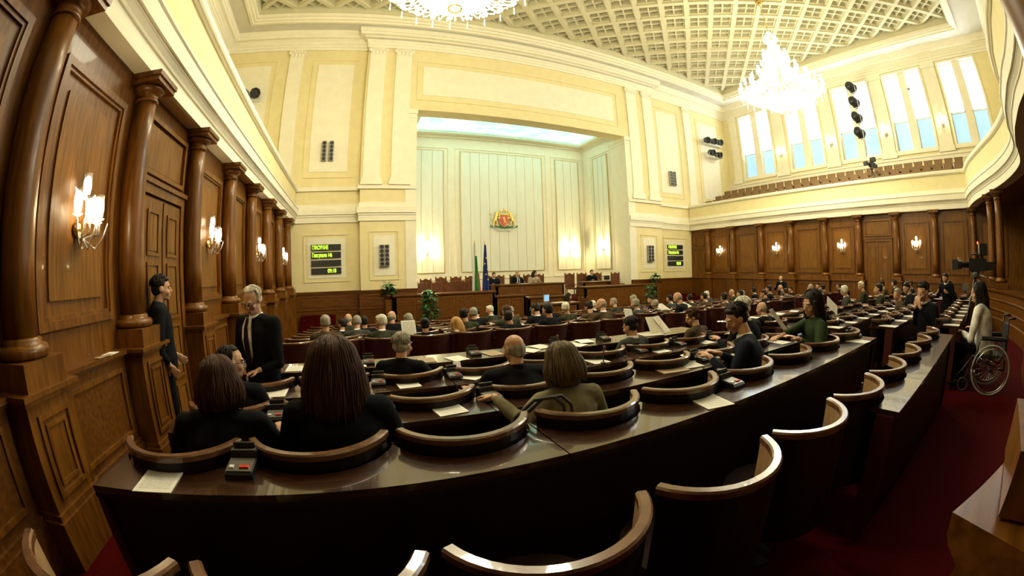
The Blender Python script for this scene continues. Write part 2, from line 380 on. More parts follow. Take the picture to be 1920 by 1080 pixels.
# gallery slabs + undersides
mb = MB(); mb.box(XW0, XL - .35, -3, YF, 4.2, 4.6); mb.box(XR + .35, XW1, -3, YF, 4.2, 4.6)
st(mb, 'ceiling_gallery', 'plaster', 'gallery floor slabs above the side walls')
mb = MB(); c2 = offs(curve, -.30); yb = YB
poly = [(XL - .3, yb)] + [(XL - .3, c2[0][1])] + c2 + [(XR + .3, c2[-1][1]), (XR + .3, yb)]
n = len(c2)
vs = []; fs = []
for x, y in c2: vs += [(x, y, 3.86), (x, yb, 3.86)]
for i in range(n - 1): fs.append((2 * i, 2 * i + 1, 2 * i + 3, 2 * i + 2))
mb.add(vs, fs); mb.add([(a, b, 4.6) for a, b, c in vs], [f[::-1] for f in fs])
st(mb, 'ceiling_rear', 'wood', 'dark wood soffit under the rear gallery')
mb = MB(); mb.box(WL - .2, WR + .2, YB - .2, YB, -1, 4.6); st(mb, 'wall_rear', 'wood', 'dark wood wall behind the rear colonnade')
# front wall ----------------------------------------------------------------
PX0, PX1, PTOP, PY = 2.75, 13.89, 8.85, 17.1
mb = MB()
mb.box(XW0, PX0, YF, YF + .4, 1.0, 13.2); mb.box(PX1, XW1, YF, YF + .4, 1.0, 13.2); mb.box(PX0, PX1, YF, YF + .4, PTOP, 13.2)
mb.box(.38, PX0, PY, YF, 1.0, 12.4); mb.box(PX1, 16.64 - .38, PY, YF, 1.0, 12.4); mb.box(PX0, PX1, PY, YF, PTOP, 12.4)
wf = tag(mb.obj('wall_front', 'yellow'), 'pale yellow front wall with a deep rostrum niche', kind='structure')
def part(mb, name, mat, parent=wf, label=None):
    o = mb.obj(name, mat, parent)
    if label: o['label'] = label
    return o
# jambs
part(MB().box(PX0 - .45, PX0 + .02, PY - .03, 18.62, -.8, 8.45), 'niche_jamb', 'plaster'); part(MB().box(PX1 - .02, PX1 + .45, PY - .03, 18.62, -.8, 8.45), 'niche_jamb', 'plaster')
for x0, x1, s in ((PX0 - .45, PX0, 1), (PX1, PX1 + .45, -1)):
    m = MB(); a, b = (x0, x1 + .04) if s > 0 else (x0 - .04, x1)
    m.box(a, b, PY - .06, 18.6, 8.45, 8.50); m.box(a - .0, b, PY - .08, 18.6, 8.64, 8.86); m.box(x0 - .015, x1 + .015, PY - .03, 18.6, 8.5, 8.64)
    part(m, 'jamb_capital', 'plaster')
# pilasters on the pier and beside it
def pilaster(x0, x1, yw, z0=5.36, z1=11.98):
    r = empty('pilaster', ((x0 + x1) / 2, yw, z0), label=None); r.parent = wf
    w = (x1 - x0) / 2
    for ch in ():
        pass
    m = MB(); m.box(-w, w, -.10, 0, .34, z1 - z0 - .42); m.obj('shaft', 'plaster', r)
    m = MB(); m.box(-w - .10, w + .10, -.16, 0, 0, .16); m.box(-w - .07, w + .07, -.15, 0, .16, .26); m.box(-w - .03, w + .03, -.12, 0, .26, .34); m.obj('pilaster_base', 'plaster', r)
    m = MB(); H = z1 - z0; m.box(-w - .06, w + .06, -.15, 0, H - .07, H); m.box(-w - .0, w + .0, -.12, 0, H - .42, H - .07)
    for sx in (-1, 1):
        m.tube([(sx * (w - .02), -.10, H - .18), (sx * (w + .06), -.12, H - .12)], .06, 8); m.ell((sx * (w + .02), -.12, H - .18), (.09, .05, .09)); m.ell((sx * (w - .04), -.11, H - .34), (.05, .04, .06))
    for k in range(4): m.ell((-w + .1 + k * (2 * w - .2) / 3, -.12, H - .30), (.07, .04, .12))
    m.tube([(-w, -.12, H - .12), (-w * .3, -.13, H - .18), (w * .3, -.13, H - .18), (w, -.12, H - .12)], .035, 6)
    m.obj('pilaster_capital', 'plaster', r)
    return r
for x0, x1, yw in ((.48, 1.20, PY), (1.68, 2.40, PY), (-3.28, -2.62, YF)):
    pilaster(x0, x1, yw); pilaster(16.64 - x1, 16.64 - x0, yw)
# mouldings running across the front wall
def fstrip(z0, z1, d, name, mat='plaster', zones='outer pier'):
    m = MB()
    if 'outer' in zones:
        for a, b in ((XL if z1 < 5.3 else XL, .38), (16.26, XR)): m.box(a, b, YF - d, YF, z0, z1)
    if 'pier' in zones:
        for a, b in ((.38, PX0), (PX1, 16.26)):
            aa, bb = (a - d, b + (0.0)) if a < 8 else (a, b + d)
            m.box(aa, bb, PY - d, PY, z0, z1); 
            if a < 8: m.box(a - d, a, PY, YF, z0, z1)
            else: m.box(b, b + d, PY, YF, z0, z1)
    return part(m, name, mat)
fstrip(5.19, 5.36, .09, 'ledge'); fstrip(4.42, 4.62, .05, 'band'); fstrip(4.17, 4.42, .14, 'corona'); fstrip(3.84, 4.08, .06, 'architrave'); fstrip(4.08, 4.17, .09, 'bed_mould')
# white fields with frames
def field(x0, x1, z0, z1, yw, fx=None, name='white_field'):
    part(MB().box(x0, x1, yw - .02, yw, z0, z1), name, 'plaster')
    m = MB(); g_ = fx or .22; fr(m, 'y', yw, -1, x0 - g_, x1 + g_, z0 - g_, z1 + g_, .05, .03); part(m, 'field_frame', 'yellow')
for mir in (0, 1):
    def X(a, b): return (a, b) if not mir else (16.64 - b, 16.64 - a)
    for (a, b, c, d, yw, gg) in ((-1.88, -.20, 6.03, 11.2, YF, .26), (-6.0, -4.12, 6.03, 11.2, YF, .26), (-1.87, -.24, 1.55, 3.20, YF, .17), (.96, 1.84, 1.57, 3.24, PY, .19)):
        x0, x1 = X(a, b); field(x0, x1, c, d, yw, gg)
field(2.98, 13.3, 9.62, 11.10, PY, .28)
# main cornice all round (front, right, left, rear)
def ring(x0, x1, y0, y1, prof, jog=None):
    p = [(x0, y1), (x0, y0), (x1, y0), (x1, y1), (x0, y1)]
    mb = MB(); n = 4; vs = []; m = len(prof)
    for d, z in prof: vs += [(x0 + d, y1 - d, z), (x0 + d, y0 + d, z), (x1 - d, y0 + d, z), (x1 - d, y1 - d, z)]
    fs = []
    for j in range(m - 1):
        for i in range(4): fs.append((j * 4 + i, (j + 1) * 4 + i, (j + 1) * 4 + (i + 1) % 4, j * 4 + (i + 1) % 4))
    mb.add(vs, fs); return mb
YU = -3.0
CORN = [(0, 11.98), (.06, 11.98), (.06, 12.12), (.09, 12.13), (.09, 12.27), (.12, 12.28), (.12, 12.38), (.20, 12.44), (.22, 12.44), (.22, 12.50), (.38, 12.52), (.40, 12.62), (.44, 12.64), (.46, 12.78), (.50, 12.84), (.50, 12.86), (0, 12.90)]
st(ring(XW0, XW1, YU, YF, CORN), 'trim_3', 'plaster', 'white main cornice under the ceiling')
m = MB()
for d0, z0, z1 in ((.06, 11.98, 12.12), (.09, 12.12, 12.27), (.12, 12.27, 12.4), (.25, 12.44, 12.5), (.44, 12.5, 12.62), (.5, 12.62, 12.85)):
    m.box(.38 - d0, 16.26 + d0, PY - d0, YF, z0, z1)
part(m, 'pier_cornice', 'plaster')
# ceiling -------------------------------------------------------------------
CX0, CX1, CY0, CY1 = -4.8, 22.0, -.45, 15.87
def frame_slab(mb, x0, x1, y0, y1, ix0, ix1, iy0, iy1, z0, z1):
    mb.box(x0, x1, y0, iy0, z0, z1); mb.box(x0, x1, iy1, y1, z0, z1); mb.box(x0, ix0, iy0, iy1, z0, z1); mb.box(ix1, x1, iy0, iy1, z0, z1)
mb = MB(); frame_slab(mb, XW0 - .3, XW1 + .3, YU - .3, YF + .3, CX0 - .32, CX1 + .32, CY0 - .32, CY1 + .32, 12.86, 13.1)
mb.box(XW0 - .3, XW1 + .3, YU - .3, YF + .3, 13.95, 14.1)
ce = tag(mb.obj('ceiling', 'ceil'), 'white ceiling with a diagonal grid of carved coffers', kind='structure')
m = MB(); frame_slab(m, CX0 - .42, CX1 + .42, CY0 - .42, CY1 + .42, CX0 - .30, CX1 + .30, CY0 - .30, CY1 + .30, 12.76, 12.88); frame_slab(m, CX0 - .34, CX1 + .34, CY0 - .34, CY1 + .34, CX0 - .18, CX1 + .18, CY0 - .18, CY1 + .18, 12.84, 12.98)
frame_slab(m, CX0 - .22, CX1 + .22, CY0 - .22, CY1 + .22, CX0 - .06, CX1 + .06, CY0 - .06, CY1 + .06, 12.94, 13.14)
m.obj('coffer_frame', 'plaster', ce)
m = MB(); frame_slab(m, CX0 - .1, CX1 + .1, CY0 - .1, CY1 + .1, CX0, CX1, CY0, CY1, 13.1, 13.95); m.obj('coffer_upstand', 'coffer', ce)
NX, NY = 16, 10; px = (CX1 - CX0) / NX; py = (CY1 - CY0) / NY
# one diamond coffer: big rib border (half width each side), four small pierced trays with rosettes
DK = []
def coffer(clip=None):
    mb = MB(); ZR, ZM, ZT = 13.30, 13.40, 13.62
    hx, hy = px / 2, py / 2
    def P(u, v, z): return ((u - v) * hx, (u + v) * hy, z)        # u, v in [-.5,.5]
    def q(u0, u1, v0, v1, z): mb.add([P(u0, v0, z), P(u1, v0, z), P(u1, v1, z), P(u0, v1, z)], [(3, 2, 1, 0)])
    def wallr(u0, u1, v0, v1, z0, z1):
        c = [(u0, v0), (u1, v0), (u1, v1), (u0, v1)]
        for i in range(4):
            a, b = c[i], c[(i + 1) % 4]; mb.add([P(*a, z0), P(*b, z0), P(*b, z1), P(*a, z1)], [(0, 1, 2, 3)])
    B = .5; r = .41
    q(-B, B, -B, -r, ZR); q(-B, B, r, B, ZR); q(-B, -r, -r, r, ZR); q(r, B, -r, r, ZR)
    wallr(-r, r, -r, r, ZR, ZM)
    g2 = .03; e = .355
    q(-r, r, -r, -e, ZM); q(-r, r, e, r, ZM); q(-r, -e, -e, e, ZM); q(e, r, -e, e, ZM); q(-g2, g2, -e, e, ZM); q(-e, -g2, -g2, g2, ZM); q(g2, e, -g2, g2, ZM)
    for su in (0, 1):
        for sv in (0, 1):
            u0, u1 = (-e, -g2) if su == 0 else (g2, e); v0, v1 = (-e, -g2) if sv == 0 else (g2, e)
            wallr(u0, u1, v0, v1, ZM, ZT)
            cu, cv = (u0 + u1) / 2, (v0 + v1) / 2; k = .10
            q(u0, u1, v0, cv - k, ZT); q(u0, u1, cv + k, v1, ZT); q(u0, cu - k, cv - k, cv + k, ZT); q(cu + k, u1, cv - k, cv + k, ZT)
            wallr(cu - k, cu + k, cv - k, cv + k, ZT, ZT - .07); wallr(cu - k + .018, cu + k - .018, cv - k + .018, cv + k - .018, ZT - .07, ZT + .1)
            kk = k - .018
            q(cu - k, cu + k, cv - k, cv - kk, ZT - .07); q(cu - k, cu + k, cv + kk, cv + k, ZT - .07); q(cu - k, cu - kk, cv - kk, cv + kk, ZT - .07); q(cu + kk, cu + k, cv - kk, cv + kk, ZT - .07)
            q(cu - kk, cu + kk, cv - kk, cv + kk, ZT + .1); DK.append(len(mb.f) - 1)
    return mb
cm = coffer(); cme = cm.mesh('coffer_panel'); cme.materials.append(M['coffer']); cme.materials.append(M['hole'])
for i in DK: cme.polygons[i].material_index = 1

cnt = 0; hv = MB()
for i in range(NX):
    for j in range(1, NY):
        link(cme, 'coffer_panel', ce, (CX0 + (i + .5) * px, CY0 + j * py, 0)); cnt += 1
for i in range(1, NX):
    for j in range(NY):
        link(cme, 'coffer_panel', ce, (CX0 + i * px, CY0 + (j + .5) * py, 0)); cnt += 1
# half coffers along the edges
def halfc(cx, cy, nx, ny):
    b = bmesh.new(); b.from_mesh(cme)
    bmesh.ops.bisect_plane(b, geom=b.verts[:] + b.edges[:] + b.faces[:], plane_co=(0, 0, 0), plane_no=(nx, ny, 0), clear_outer=False, clear_inner=True)
    vs = [(v.co.x + cx, v.co.y + cy, v.co.z) for v in b.verts]; b.verts.index_update(); fs = [tuple(v.index for v in f.verts) for f in b.faces]; b.free()
    hv.add(vs, fs)
for i in range(NX): halfc(CX0 + (i + .5) * px, CY0, 0, 1); halfc(CX0 + (i + .5) * px, CY1, 0, -1)
for j in range(NY): halfc(CX0, CY0 + (j + .5) * py, 1, 0); halfc(CX1, CY0 + (j + .5) * py, -1, 0)
tag(hv.obj('edge_coffers', 'coffer', ce), kind='stuff')
# upper side and rear walls --------------------------------------------------
mb = MB(); mb.box(XW0 - .3, XW0, YU, YF, 4.6, 13); st(mb, 'wall_upper_left', 'yellow', 'yellow upper wall behind the left gallery')
mb = MB(); mb.box(XW0, XW1, YU - .3, YU, 4.6, 13); st(mb, 'wall_upper_rear', 'yellow', 'yellow upper wall behind the rear gallery')
WINS = [(16.07, 13.60), (12.22, 9.85), (8.52, 6.05), (4.90, 2.47), (1.17, -1.20)]
mb = MB(); mb.box(XW1, XW1 + .5, YU, YF, 4.6, 7.42); mb.box(XW1, XW1 + .5, YU, YF, 11.82, 13)
ys = [YF] + [v for w in WINS for v in w] + [YU]
for a, b in zip(ys[0::2], ys[1::2]): mb.box(XW1, XW1 + .5, b, a, 7.42, 11.82)
wu = tag(mb.obj('wall_upper_right', 'yellow'), 'yellow upper wall with five paired tall windows', kind='structure')
for k, (a, b) in enumerate(WINS):
    m = MB(); mid = (a + b) / 2
    w = tag(MB().box(XW1 + .02, XW1 + .5, mid - .24, mid + .24, 7.42, 11.82).obj('window_%d' % (k + 1), 'plaster'), 'paired tall window with bright upper and frosted lower panes, %s from the front corner' % ORD[k], kind='structure')
    for (y0, y1) in ((b, mid - .24), (mid + .24, a)):
        m = MB(); fr(m, 'x', XW1 + .30, -1, y0, y1, 7.42, 11.82, .05, .07); m.box(XW1 + .23, XW1 + .30, y0, y1, 9.12, 9.20); m.box(XW1 + .2, XW1 + .3, y0, y1, 11.6, 11.66); m.obj('window_frame', 'whitep', w)
        MB().box(XW1 + .30, XW1 + .33, y0, y1, 9.16, 11.82).obj('upper_pane', 'win', w)
        MB().box(XW1 + .30, XW1 + .33, y0, y1, 7.42, 9.16).obj('frosted_pane', 'frost', w)
    m = MB(); m.box(XW1 - .12, XW1 + .3, b - .12, a + .12, 7.30, 7.42); m.obj('window_sill', 'plaster', w)
    m = MB(); fr(m, 'x', XW1, -1, b - .12, a + .12, 7.42, 11.95, .12, .05); m.obj('window_casing', 'plaster', w)
pr = [(16.95, 16.35)] + [((WINS[i][1] + WINS[i + 1][0]) / 2 + .42, (WINS[i][1] + WINS[i + 1][0]) / 2 - .42) for i in range(4)]
for a, b in pr:
    m = MB(); m.box(XW1 - .10, XW1, b, a, 7.5, 11.7); m.box(XW1 - .14, XW1, b - .05, a + .05, 11.7, 11.98); m.box(XW1 - .17, XW1, b - .08, a + .08, 7.2, 7.5); m.obj('pilaster', 'plaster', wu)
m = MB(); m.box(XW1 - .14, XW1, YU, YF, 7.05, 7.17); m.box(XW1 - .07, XW1, YU, YF, 6.85, 7.05); m.box(XW1 - .05, XW1, YU, YF, 5.0, 6.6); m.obj('sill_band', 'plaster', wu)
m = MB(); m.box(XW1 - .1, XW1 - .04, 3.3, 3.48, 10.7, 10.85); m.obj('wall_vent', 'lgrey', wu)
# niche ---------------------------------------------------------------------
NB = 21.5; NT = 9.30; SZ = .10
mb = MB(); mb.box(PX0 - .3, PX1 + .3, NB, NB + .3, -.8, 9.6); mb.box(PX0 - .3, PX0, 18.6, NB, -.8, 9.6); mb.box(PX1, PX1 + .3, 18.6, NB, -.8, 9.6)
mb.box(PX0 - .3, PX0 - .001, YF + .1, 18.6, 8.86, 9.6); mb.box(PX1 + .001, PX1 + .3, YF + .1, 18.6, 8.86, 9.6)
nb = tag(mb.obj('wall_niche', 'plaster'), 'cream walls of the rostrum niche with pale green panels', kind='structure')
m = MB(); m.box(PX0, PX1, YF, 18.35, 9.25, 9.6); m.box(PX0, PX1, 21.05, NB, 9.25, 9.6); m.box(PX0, PX0 + .5, 18.35, 21.05, 9.25, 9.6); m.box(PX1 - .5, PX1, 18.35, 21.05, 9.25, 9.6)
frame_slab(m, PX0, PX1, YF, NB, PX0 + .12, PX1 - .12, YF + .3, NB - .12, 9.1, 9.25)
tag(m.obj('ceiling_niche', 'plaster'), 'cream frame around the niche skylight', kind='structure')
tag(MB().box(PX0 + .5, PX1 - .5, 18.35, 21.05, 9.4, 9.45).obj('window_skylight', 'skyl'), 'long turquoise frosted skylight in the niche ceiling', kind='structure')
def strips(ax, p, s, u0, u1, z0, z1, n):
    w = (u1 - u0) / n
    for k in range(n):
        m = MB(); wb(m, ax, p, s, u0 + k * w + .012, u0 + (k + 1) * w - .012, z0, z1, .05, .0); m.obj('fabric_panel', 'silk', nb)
    m = MB()
    for k in range(1, n): wb(m, ax, p, s, u0 + k * w - .008, u0 + k * w + .008, z0, z1, .056, .03)
    fr(m, ax, p, s, u0 - .035, u1 + .035, z0 - .035, z1 + .035, .035, .07); m.obj('gold_bead', 'bead', nb)
    m = MB(); fr(m, ax, p, s, u0 - .32, u1 + .32, z0 - .38, z1 + .22, .05, .04); wb(m, ax, p, s, u0 - .36, u1 + .36, z0 - .43, z0 - .36, .06); m.obj('panel_surround', 'plaster', nb)
strips('y', NB, -1, 3.15, 4.97, 1.63, 8.32, 3); strips('y', NB, -1, 5.96, 10.93, 1.63, 8.33, 9); strips('y', NB, -1, 11.9, 13.48, 1.63, 8.32, 3)
strips('x', PX1, -1, 18.85, 20.27, 1.63, 8.25, 3); strips('x', PX0, 1, 18.85, 20.27, 1.63, 8.25, 3)
mb = MB(); mb.box(PX0, PX1, 17.3, NB, -.75, SZ); tag(mb.obj('floor_stage', 'carpet'), 'red carpeted platform inside the niche', kind='structure')
# front wainscot ------------------------------------------------------------
wm = MB(); wm.box(-2.85, PX0 - .3, YF, YF + .4, -1.1, .99); wm.box(PX1 + .3, 19.5, YF, YF + .4, -1.1, .99); wm.box(-2.85, XL, YF - .12, YF, -1.1, .95); wm.box(XR, 19.5, YF - .12, YF, -1.1, .95)
wm.box(XL, .38, YF - .12, YF, -1.1, .95); wm.box(.30, PX0, PY - .12, YF - .001, -1.1, .95); wm.box(PX1, 16.34, PY - .12, YF - .001, -1.1, .95); wm.box(16.26, XR, YF - .12, YF, -1.1, .95)
wn = tag(wm.obj('wall_wainscot', 'wood_h'), 'brown wood wainscot below the front wall', kind='structure')
m = MB()
for a, b, y in ((XL, .24, YF), (.24, PX0, PY), (PX1, 16.40, PY), (16.40, XR, YF)):
    m.box(a, b, y - .19, y, .95, 1.0); m.box(a, b, y - .155, y, .88, .95); m.box(a, b, y - .15, y, .22, .27); m.box(a, b, y - .15, y, -1.1, -.6)
m.obj('wainscot_cap', 'wood_h', wn)
for a, b, y in ((XL + .25, .1, YF), (.5, 2.5, PY), (14.1, 16.1, PY), (16.6, 18.8, YF)):
    for z0, z1 in ((.36, .80), (-.42, .14)):
        m = MB(); fr(m, 'y', y - .12, -1, a, b, z0, z1, .04, .02); m.obj('wainscot_panel', 'wood_h', wn)
# doors ---------------------------------------------------------------------
def door(W, s, yc, name, label, fz):
    w = .60; m = MB(); wb(m, 'x', W, s, yc - w, yc + w, fz, 2.64, .03)
    d = tag(m.obj(name, 'woodp'), label, kind='structure')
    m = MB(); fr(m, 'x', W, s, yc - w - .12, yc + w + .12, fz - .05, 2.78, .12, .07); wb(m, 'x', W, s, yc - w - .16, yc + w + .16, 2.78, 2.84, .10); m.obj('door_frame', 'wood', d)
    m = MB(); wb(m, 'x', W, s, yc - w + .02, yc + w - .02, 2.98, 3.5, .02); fr(m, 'x', W, s, yc - w - .1, yc + w + .1, 2.9, 3.6, .06, .05); m.obj('overdoor_panel', 'woodp', d)
    for sy in (-1, 1):
        m = MB(); a, b = sorted((yc + sy * .02, yc + sy * (w - .02)))
        wb(m, 'x', W, s, a, b, fz + .03, 2.62, .055, .03); m.obj('door_leaf', 'wood', d)
        z = fz + .14
        for hh in [q * (2.62 - fz - .20) for q in (.22, .28, .28, .22)]:
            m = MB(); fr(m, 'x', W + s * .055, s, a + .11, b - .11, z, z + hh - .08, .035, .02); wb(m, 'x', W + s * .055, s, a + .17, b - .17, z + .06, z + hh - .14, .012); m.obj('door_panel', 'woodp', d); z += hh
    m = MB().tube([(W + s * .055, yc - .09, 1.08), (W + s * .11, yc - .09, 1.08), (W + s * .11, yc - .2, 1.08)], .011, 8); wb(m, 'x', W + s * .055, s, yc - .11, yc - .07, 1.0, 1.16, .008); m.obj('door_handle', 'brass', d)
    return d
door(WL, 1, 5.12, 'door_1', 'tall double panelled wooden door between columns on the left wall', -.39)
door(WR, -1, 5.5, 'door_2', 'tall double panelled wooden door between columns on the right wall', -.60)
door(WR, -1, 16.85, 'door_3', 'narrow panelled wooden door in the far right corner', -.9)
# red steps in the front left corner
stp = MB()
for k in range(5): stp.box(-2.2 + .0 * k, -.75, 16.95 - .28 * k, 17.3, -.95, -.75 + .16 * (5 - k))
st(stp, 'floor_steps', 'carpet', 'red carpeted steps in the front left corner')
stp = MB()
for k in range(5): stp.box(17.0, 18.9, 16.95 - .28 * k, 17.3, -.95, -.75 + .16 * (5 - k))
st(stp, 'floor_steps', 'carpet', 'red carpeted steps in the front right corner')
# wooden parapet along the rear colonnade (right of the camera)
par = [p for p in curve if 1.15 <= p[0] <= 18.6]; par = [(1.15, -.08)] + [p for p in par if p[0] > 1.3]
PP = [(-.62, -.2), (0.0, -.2), (0.0, .14), (-.03, .17), (-.03, .36), (.0, .38), (.0, .40), (-.03, .42), (-.03, .64), (.0, .66), (.0, .68), (-.03, .70), (-.03, .86), (.03, .90), (.05, .93), (.06, .99), (-.66, .99), (-.66, .93), (-.62, .90)]
g = sweep(par, PP).obj('wall_parapet', 'wood_h', clean=True); tag(g, 'curved moulded wooden parapet below the rear columns', kind='structure')
def rcol(x, y, label): return column(x, y, 1, label, False)
rcol(1.44, -.43, 'large glossy wooden column close to the camera at right edge'); rcol(15.95, -.16, 'left column of the joined pair at the rear right corner'); rcol(15.0, -.48, 'right column of the joined pair at the rear right corner')
# ================================================================ FURNITURE
BL = {'A': (-1.38, 9, 'left block'), 'B': (6.40, 7, 'middle block'), 'C': (12.80, 7, 'right block')}
SP = .76; RC = .381; CY = .151
def arc_shell(r0, r1, z0, z1, ha=66.5, n=14, rnd=0.0):
    mb = MB(); vs = []; fs = []
    ring = [(r0, z0), (r1, z0), (r1, z1 - rnd), (r1 - rnd, z1), (r0 + rnd, z1), (r0, z1 - rnd)] if rnd else [(r0, z0), (r1, z0), (r1, z1), (r0, z1)]
    m = len(ring)
    for i in range(n + 1):
        a = math.radians(-90 - ha + 2 * ha * i / n)
        for r, z in ring: vs.append((r * cos(a), CY + r * sin(a), z))
    for i in range(n):
        for j in range(m): fs.append((i * m + j, (i + 1) * m + j, (i + 1) * m + (j + 1) % m, i * m + (j + 1) % m))
    fs += [tuple(range(m))[::-1], tuple(range(n * m, n * m + m))]
    return mb.add(vs, fs)
def seat_mesh(tip):
    mb = MB(); poly = [(.30 * cos(a) * 1.02, .16 + .28 * sin(a)) for a in [2 * pi * k / 16 for k in range(16)]]
    mb.prism(poly, 'z', .30, .35)
    if tip: mb.xf(Matrix.Translation((0, -.10, .44)) @ Matrix.Rotation(math.radians(72), 4, 'X') @ Matrix.Translation((0, .11, -.44)))
    return mb
CH = {}
def chair_proto(kind):
    r = empty('bench_chair', (0, 0, -50))
    tall = kind == 'tall'
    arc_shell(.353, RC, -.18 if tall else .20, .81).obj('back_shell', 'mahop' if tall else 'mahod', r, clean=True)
    arc_shell(.346, .353, .36, .80).obj('inner_panel', 'tan', r, clean=True)
    arc_shell(.345, .393, .805, .838, 67.5, 18, .008).obj('top_rail', 'rail', r, clean=True)
    seat_mesh(False).obj('seat', 'seatl', r)
    m = MB(); m.lathe([(.14, -.20), (.14, -.18), (.04, -.15), (.04, .30)], 12, (0, .16, 0)); m.obj('pedestal', 'mahod', r)
    return r
PROTO = {k: chair_proto(k) for k in ('empty', 'used', 'tall', 'tallused')} if False else {}
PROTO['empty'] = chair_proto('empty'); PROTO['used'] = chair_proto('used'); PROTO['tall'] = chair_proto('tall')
first_used = set()
ROWN = ['first row from the camera'] + [ORD[i] + ' row from the camera' for i in range(1, 11)]
OCC = set()
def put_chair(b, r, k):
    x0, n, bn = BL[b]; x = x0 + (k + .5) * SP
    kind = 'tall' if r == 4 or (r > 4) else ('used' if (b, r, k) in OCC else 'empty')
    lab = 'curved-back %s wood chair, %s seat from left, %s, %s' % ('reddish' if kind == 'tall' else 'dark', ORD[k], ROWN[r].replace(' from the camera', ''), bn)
    if r == 0 and b == 'A': lab = 'dark curved-back chair in the open row nearest the camera, %s seat from left' % ORD[k]
    args = dict(label=lab, cat='chair', group='chairs of the %s, %s' % (ROWN[r], bn))
    if kind not in first_used:
        first_used.add(kind); c = PROTO[kind]; c.location = (x, YR[r], FZ[r]); tag(c, **args); return c
    return dup(PROTO[kind], None, (x, YR[r], FZ[r]), **args)
def notch(xc, yn, y1, rr=.402):
    cy = yn + CY; d = y1 - cy
    a = math.acos(max(-1, min(1, -d / rr)))
    return [(xc + rr * sin(t), cy - rr * cos(t)) for t in [a - 2 * a * i / 10 for i in range(11)]]
def desk(b, j, xa, xb, chairs, zt=None, y0=None, y1=None, plain=False, nm=''):
    """desk whose far edge is notched by the chairs of row j"""
    yn = YR[j] if not plain else None
    zt = zt if zt is not None else FZ[j] + .747
    fz = zt - .95; ya = y0 if y0 is not None else yn - .42; yb = y1 if y1 is not None else yn + .05
    r = empty('delegate_desk', ((xa + xb) / 2, ya, fz), label=nm, cat='desk', group='long delegate desks')
    cx = (xa + xb) / 2
    secs = []; x = xa
    k = max(1, round((xb - xa) / 2.28))
    cuts = [xa + (xb - xa) * i / k for i in range(k + 1)]
    if chairs: cuts = [xa] + [min(chairs, key=lambda c: abs(c - SP / 2 - q)) - SP / 2 for q in cuts[1:-1]] + [xb]
    for a, c in zip(cuts[:-1], cuts[1:]):
        a2, c2 = a + (.004 if a > xa else 0), c - (.004 if c < xb else 0)
        poly = [(a2, ya), (c2, ya), (c2, yb)]
        cs = sorted([q for q in chairs if a - .1 < q < c + .1], reverse=True)
        for q in cs:
            pts = [(px_, py_) for px_, py_ in notch(q, yn, yb) if a2 < px_ < c2]
            poly += pts
        poly.append((a2, yb))
        m = MB(); m.prism(poly, 'z', zt - .035, zt)
        m.v = [(vx - cx, vy - ya, vz - fz) for vx, vy, vz in m.v]
        m.obj('desktop_section', 'desk', r)
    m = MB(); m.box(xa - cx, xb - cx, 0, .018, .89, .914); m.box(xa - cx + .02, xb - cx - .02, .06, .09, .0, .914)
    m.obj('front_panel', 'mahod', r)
    for s in (-1, 1):
        m = MB(); xe = (xb - xa) / 2 * s; m.box(xe - .02 * (1 if s > 0 else 0) - .02, xe + .02 * (0 if s > 0 else 1), .03, .16, 0, .914); m.obj('end_panel', 'mahop', r)
    return r
def cx_(b, k): return BL[b][0] + (k + .5) * SP
for b in 'ABC':
    x0, n, bn = BL[b]
    for j in range(0, 11):
        if j == 4: continue
        xa, xb = x0, x0 + n * SP; ks = list(range(n))
        if b == 'C' and j == 0: xb = 15.84; ks = [0, 1, 2, 3]
        if j == 0:
            if b == 'A': xa, xb, ks = 2.66, 6.22, [5, 6, 7, 8, 9]
            elif b == 'B': xa, ks = 7.12, list(range(1, n))
        if b == 'A' and j in (1, 2): xb -= .12
        desk(b, j, xa, xb, [cx_(b, k) for k in ks], nm='long polished brown desk behind the %s chairs of the %s' % (ORD[j] + ' row of', bn))
    desk(b, 3, x0, x0 + n * SP - .1, [], zt=.55, y0=4.66, y1=5.15, plain=True, nm='light glossy desk along the cross aisle, %s' % bn)
    desk(b, 10, x0, x0 + n * SP, [], zt=-.0, y0=13.2, y1=13.62, plain=True, nm='foremost desk facing the rostrum, %s' % bn)
    # solid panel joints behind the last front-section row
    r = empty('seat_row_panel', (x0, YR[4], FZ[4]), label='upright reddish joints with small plates behind the cross-aisle chairs, %s' % bn, cat='panel', group='joints of the red seat wall')
    for k in range(n + 1):
        MB().box(k * SP - .035, k * SP + .035, -.03, .05, -.19, .80).obj('joint_post', 'mahop', r)
        if k % 2: MB().box(k * SP - .03, k * SP + .03, -.034, -.03, .66, .69).obj('number_plate', 'brass', r)
# ================================================================ PEOPLE
def fuse(mb, name, vox, smooth=3, mat=None):
    me = mb.mesh('tmp'); o = bpy.data.objects.new('tmp', me); COL.objects.link(o)
    md = o.modifiers.new('r', 'REMESH'); md.mode = 'VOXEL'; md.voxel_size = vox; md.use_smooth_shade = True
    if smooth: s2 = o.modifiers.new('s', 'SMOOTH'); s2.factor = .5; s2.iterations = smooth
    bpy.context.view_layer.update(); dg = bpy.context.evaluated_depsgraph_get(); ev = o.evaluated_get(dg)
    out = bpy.data.meshes.new_from_object(ev, depsgraph=dg); out.name = name
    bpy.data.objects.remove(o); bpy.data.meshes.remove(me)
    out.polygons.foreach_set('use_smooth', [True] * len(out.polygons)); out.materials.clear()
    if mat: out.materials.append(M[mat])
    return out
def limb(mb, pts, rs, n=10):
    mb.tube(pts, rs, n)
    for p, r in zip(pts, rs): mb.ell(p, r * 1.0, None, n, 6)
